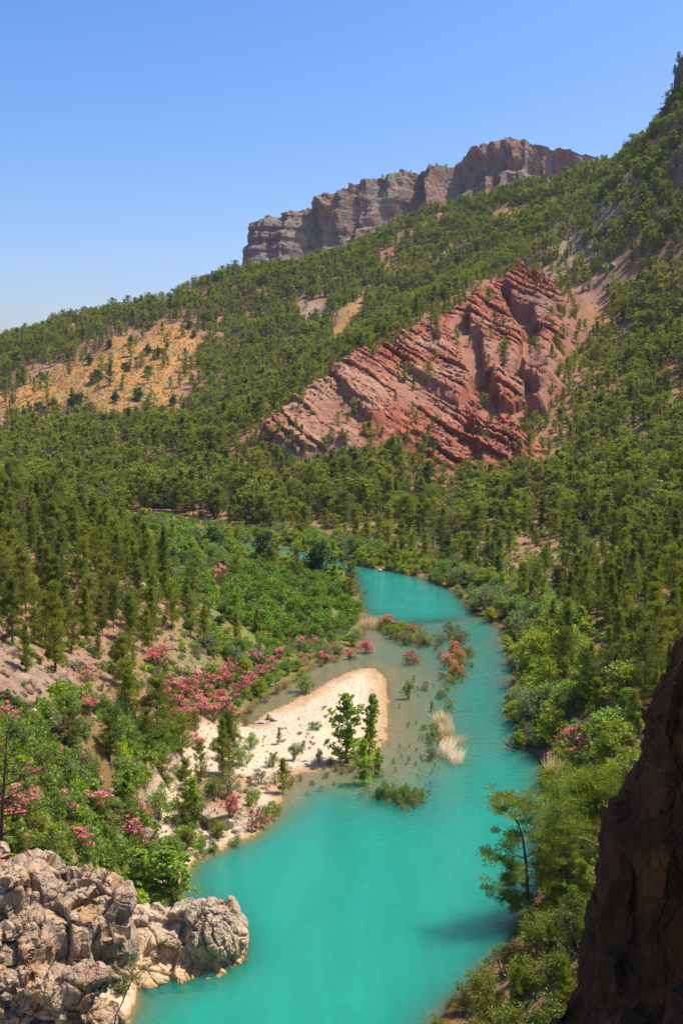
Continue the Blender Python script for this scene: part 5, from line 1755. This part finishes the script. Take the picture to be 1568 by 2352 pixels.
M_BOULD = rock_mat('pale_boulder_rock', (0.52, 0.42, 0.32), (0.44, 0.35, 0.26), (0.33, 0.26, 0.19), (0.45, 0.30, 0.17), 2.2, .5, streak=.3, crackdark=.3)
M_STONE = rock_mat('brown_stone', (0.33, 0.23, 0.16), (0.27, 0.19, 0.135), (0.18, 0.125, 0.09), (0.34, 0.19, 0.10), 2.2, .5, streak=.3, crackdark=.3)
BM = [boulder_mesh(s_, M_BOULD) for s_ in (3, 4, 5)]
SM = [boulder_mesh(s_, M_STONE, 2) for s_ in (6, 7, 8, 9)]
for k, (px, py, w, h, lb) in enumerate([
        (275, 1290, 20, 24, 'upright pointed white boulder on the green flats'), (295, 1298, 32, 13, 'low white boulder beside the pointed one'), (325, 1352, 20, 16, 'white boulder below the low one near the slope pines'),
        (298, 1350, 14, 10, 'small pale boulder by the slope pines'), (549, 1886, 24, 11, 'flat pale boulder next to the concrete block'), (530, 1902, 16, 24, 'upright cream boulder beside the concrete block'), (557, 1898, 28, 13, 'long cream boulder on the shore below the oleander'),
        (577, 1908, 22, 11, 'cream boulder at the water\'s edge'), (545, 1910, 24, 13, 'cream boulder in front of the upright one'), (634, 1650, 44, 15, 'white flat boulder half buried in the gravel bar'), (600, 1660, 30, 6, 'low white slab at the head of the gravel bar'),
        (470, 1925, 22, 14, 'cream boulder below the concrete block'), (70, 1640, 34, 24, 'grey-brown boulder on the lower edge of the bare slope'), (192, 1532, 26, 16, 'dark boulder on the bare slope behind the sparse oleander'), (872, 1312, 12, 6, 'small pale stone at the far waterline'),
        (1420, 1790, 30, 22, 'shaded boulder under the right bank pines'), (105, 2240, 26, 16, 'loose brown block on the crag\'s grassy ledge')]):
    if 'ledge' in lb:
        continue
    g_, hm = place_px(px, py, h)
    wm = w * project(g_)[2] / FOC
    o = link('boulder', BM[k % 3] if 'dark' not in lb else SM[0], None, lb, 'boulder')
    o.location = g_ + [0, 0, hm * .25]
    o.scale = (wm * .6, wm * .5, hm * .75)
    o.rotation_euler = (0, 0, rng.uniform(0, 6))

# ------------------------------------------------------------------ concrete pump block with its cut-off pipes
import bmesh


def box_mesh(name, sx, sy, sz, mat, bev=.03):
    bm = bmesh.new()
    bmesh.ops.create_cube(bm, size=1)
    for v_ in bm.verts:
        v_.co = Vector((v_.co.x * sx, v_.co.y * sy, (v_.co.z + .5) * sz))
    bmesh.ops.bevel(bm, geom=list(bm.edges), offset=bev, segments=2, affect='EDGES')
    me_ = bpy.data.meshes.new(name)
    bm.to_mesh(me_)
    bm.free()
    me_.materials.append(mat)
    return me_


m = Mat('weathered_concrete')
pos = m.coord('Object')
n_ = m.noise(pos, 2.2, 6, .7)
M_CONC = m.surf(m.pbsdf(m.mix(m.ramp(n_, .35, .7), (.36, .27, .19), (.24, .175, .12)), .95, m.bump(m.noise(pos, 9, 5, .7), .5, .03), .1))
m = Mat('rusty_pipe_steel')
M_RUST = m.surf(m.pbsdf(m.mix(m.noise(m.coord('Object'), 9, 4), (.09, .04, .025), (.16, .075, .04)), .8))
g_, _ = place_px(490, 1893, 10)
blk = link('concrete_block', None, None, 'square concrete block with rusty pipe stubs on the left shore', 'concrete block')
blk.location = g_ + [0, 0, -.4]
blk.rotation_euler = (0, 0, .62)
link('block_body', box_mesh('block_body', 2.0, 1.9, 1.35, M_CONC), blk)
o = link('top_slab', box_mesh('top_slab', 2.14, 2.04, .16, M_CONC), blk)
o.location = (0, 0, 1.352)
for (x_, y_, h_) in ((-.75, .7, .32), (.25, .1, .28), (.15, -.55, .22)):
    gg = Geo()
    gg.tube([(x_, y_, 1.5), (x_, y_, 1.5 + h_)], [.065, .065], 10)
    gg.tube([(x_, y_, 1.5 + h_), (x_, y_, 1.5 + h_ - .001)], [.065, .02], 10)
    gg.V = [v_ - np.array([0, 0, 1.352]) for v_ in gg.V]
    link('pipe_stub', gg.mesh('pipe_stub', M_RUST, False), o)
gg = Geo()
gg.tube([(-.55, -.05, 1.54), (.2, .1, 1.54)], [.03, .03], 6)
gg.V = [v_ - np.array([0, 0, 1.352]) for v_ in gg.V]
link('steel_bar', gg.mesh('steel_bar', M_RUST), o)

# ------------------------------------------------------------------ what nobody could count: undergrowth, tufts, rubble
r = np.random.RandomState(11)


def sample(n, xr, yr):
    x_, y_ = r.uniform(*xr, n), r.uniform(*yr, n)
    z_ = height2(x_, y_)
    px, py, d = project(np.stack([x_, y_, z_], -1))
    k_ = (px > -60) & (px < 1630) & (z_ > .3) & (py < 2420)
    return x_[k_], y_[k_], z_[k_]


# low scrub under the trees
U = []
for mt, s_ in ((M_OAK, 301), (M_GREY, 302), (M_PLANE, 303), (M_WILLOW, 304)):
    tk, cg, _ = bush(s_, 1.0, 1.5, 12, 18, .2, .11, .32, 4, .1)
    U.append(joined(tk, cg, 'low_scrub', M_BARK2, mt))
xs, ys, zs = [np.concatenate(t) for t in zip(sample(34000, (-110, 110), (60, 330)), sample(12000, (-330, 330), (300, 900)))]
nn = fbm(np.stack([xs, ys, 0 * xs], -1) * .08, 3, 801)
w_ = np.where(ys < 300, .8, .25) * np.where(nn > -.12, 1, .3)
for pol, f_ in ((MEADOW, .25), (RED, .18), (GRAVEL, .03), (BARE_L, .3), (ORCH, .2)):
    w_ = np.where(poly_sd(pol, xs, ys) > -1, w_ * f_, w_)
k_ = r.rand(len(xs)) < w_
xs, ys, zs = xs[k_], ys[k_], zs[k_]
gn_scatter('undergrowth', np.stack([xs, ys, zs - .05], -1), r.uniform(.45, 1.3, len(xs)), np.stack([0 * xs, 0 * xs, r.uniform(0, 6.28, len(xs))], -1), r.randint(0, 4, len(xs)), U, 'low green and brown scrub between the trees')
GB = []
for mt, s_ in ((M_ORCH, 311), (M_PLANE, 312), (M_WILLOW, 313), (M_YELLOW, 314)):
    tk, cg, _ = bush(s_, 1.0, 1.6, 12, 20, .22, .12, .34, 4, .08)
    GB.append(joined(tk, cg, 'green_scrub', M_BARK2, mt))
lo, hi = FLATS.min(0), FLATS.max(0)
x_, y_ = r.uniform(lo[0], hi[0], 5200), r.uniform(lo[1], hi[1], 5200)
l2, h2 = LEFTBANK.min(0), LEFTBANK.max(0)
x_, y_ = np.concatenate([x_, r.uniform(l2[0], h2[0], 1500)]), np.concatenate([y_, r.uniform(l2[1], h2[1], 1500)])
k_ = ((poly_sd(FLATS, x_, y_) > -3) | (poly_sd(LEFTBANK, x_, y_) > -1) | (poly_sd(MIDL, x_, y_) > -1)) & (poly_sd(RIVER, x_, y_) < -1) & (poly_sd(GRAVEL, x_, y_) < -1) & (fbm(np.stack([x_, y_, 0 * x_], -1) * .1, 2, 831) > -.25)
x_, y_ = x_[k_], y_[k_]
gn_scatter('green_ground_cover', np.stack([x_, y_, height2(x_, y_) - .05], -1), r.uniform(.4, 1.5, len(x_)), np.stack([0 * x_, 0 * x_, r.uniform(0, 6.28, len(x_))], -1), r.choice(4, len(x_), p=[.45, .2, .2, .15]), GB, 'bright green low growth covering the river flats')
# dry grass tufts on the orange hillside and bare ground
TG = []
for s_ in (0, 1):
    g = Geo()
    rr_ = np.random.RandomState(320 + s_)
    n = 34
    a = rr_.rand(n) * 6.28
    d = np.stack([np.cos(a) * .7, np.sin(a) * .7, rr_.uniform(.5, 1.2, n)], -1)
    g.leaves(d * .22, d, .5, .07, rr_)
    TG.append(g.mesh('dry_tuft', M_TUFT))
lo, hi = MEADOW.min(0), MEADOW.max(0)
x_, y_ = r.uniform(lo[0], hi[0], 5200), r.uniform(lo[1], hi[1], 5200)
k_ = poly_sd(MEADOW, x_, y_) > -3
x2, y2, _z = sample(2600, (-70, 10), (75, 180))
x_, y_ = np.concatenate([x_[k_], x2]), np.concatenate([y_[k_], y2])
sc_ = np.where(y_ > 300, r.uniform(.9, 2.0, len(x_)), r.uniform(.4, .9, len(x_)))
tp_ = np.stack([x_, y_, height2(x_, y_)], -1)
for me_, n_ in ((crag_me, 130), (cliff_me, 70)):
    v_, nn_ = arrays(me_)
    up = np.where(nn_[:, 2] > .8)[0]
    cl_ = fbm(v_[up] * .6, 2, 840)
    up = up[cl_ > .12]
    if len(up):
        s_ = r.choice(up, n_)
        tp_ = np.concatenate([tp_, v_[s_]])
        sc_ = np.concatenate([sc_, r.uniform(.15, .45, n_)])
gn_scatter('dry_grass', tp_, sc_, np.stack([0 * sc_, 0 * sc_, r.uniform(0, 6.28, len(sc_))], -1), r.randint(0, 2, len(sc_)), TG, 'dry yellow grass tufts on the bare slopes')
# loose stones
xs, ys, zs = [np.concatenate(t) for t in zip(sample(5200, (-75, 0), (70, 200)), sample(12000, (-330, 330), (300, 820)))]
w_ = np.where(ys < 250, .25, .06)
for pol, f_ in ((SCREE, .7), (BARE_L, .95), (GRAVEL, 0), (FLATS, .02)):
    w_ = np.where(poly_sd(pol, xs, ys) > 0, f_, w_)
for pol in GREYS:
    w_ = np.where(poly_sd(pol, xs, ys) > -2, 1, w_)
w_ = np.where((poly_sd(RED, xs, ys) > 0), .4, w_)
k_ = r.rand(len(xs)) < w_
xs, ys, zs = xs[k_], ys[k_], zs[k_]
sz = r.uniform(.12, .5, len(xs)) ** 1.0 * np.where(ys > 300, 2.2, 1.0) * (1 + (r.rand(len(xs)) < .06) * 1.2)
gn_scatter('rubble', np.stack([xs, ys, zs], -1), sz, r.uniform(0, 6.28, (len(xs), 3)), r.randint(0, 4, len(xs)), SM, 'loose brown stones scattered over the slopes')
# cobbles on the gravel bar
lo, hi = GRAVEL.min(0), GRAVEL.max(0)
x_, y_ = r.uniform(lo[0], hi[0], 5000), r.uniform(lo[1], hi[1], 5000)
z_ = height(x_, y_)
k_ = (poly_sd(GRAVEL, x_, y_) > 0) & (z_ > -.1)
x_, y_, z_ = x_[k_], y_[k_], z_[k_]
gn_scatter('gravel', np.stack([x_, y_, z_], -1), r.uniform(.03, .10, len(x_)), r.uniform(0, 6.28, (len(x_), 3)), r.randint(0, 3, len(x_)), [boulder_mesh(s_, M_BOULD, 1) for s_ in (13, 14, 15)], 'pale cobbles strewn over the gravel bar')

# ------------------------------------------------------------------ thin summer haze in the valley air
HZ_TOP = max(BUTTE[..., 2].max(), hw[..., 2].max(), TZ.max()) + 14
hz_me = box_mesh('haze', 4200, 2300, HZ_TOP + 8, bpy.data.materials.new('valley_air'), .01)
m = hz_me.materials[0]
m.use_nodes = True
m.node_tree.nodes.clear()
mo = m.node_tree.nodes.new('ShaderNodeOutputMaterial')
pv = m.node_tree.nodes.new('ShaderNodeVolumePrincipled')
pv.inputs['Color'].default_value = (0.72, 0.84, 1.0, 1)
pv.inputs['Density'].default_value = 0.00005
pv.inputs['Anisotropy'].default_value = 0.0
m.node_tree.links.new(pv.outputs[0], mo.inputs['Volume'])
hz = link('haze', hz_me, None, None, None, None, 'stuff')
hz.location = (0, 1000, -5)

# ------------------------------------------------------------------ alike things told apart by their place, front row first, counted from the left
ORD = 'first second third fourth fifth sixth seventh eighth ninth tenth eleventh twelfth thirteenth fourteenth fifteenth sixteenth seventeenth eighteenth nineteenth twentieth'.split()
fam = {}
for o in COL.objects:
    if o.parent is None and 'group' in o.keys() and 'label' in o.keys():
        fam.setdefault(o['label'], []).append(o)
for lb, obs in fam.items():
    if len(obs) < 2:
        continue
    pj = [project(np.array(o.location))[:2] for o in obs]
    od = sorted(range(len(obs)), key=lambda i: -pj[i][1])
    nrow = int(math.ceil(len(obs) / 14))
    per = int(math.ceil(len(obs) / nrow))
    for rw in range(nrow):
        ids = sorted(od[rw * per:(rw + 1) * per], key=lambda i: pj[i][0])
        for c_, i in enumerate(ids):
            obs[i]['label'] = lb + ', ' + ORD[c_] + ' from left' + (' in %s row' % ('front' if rw == 0 else ORD[rw]) if nrow > 1 else '')
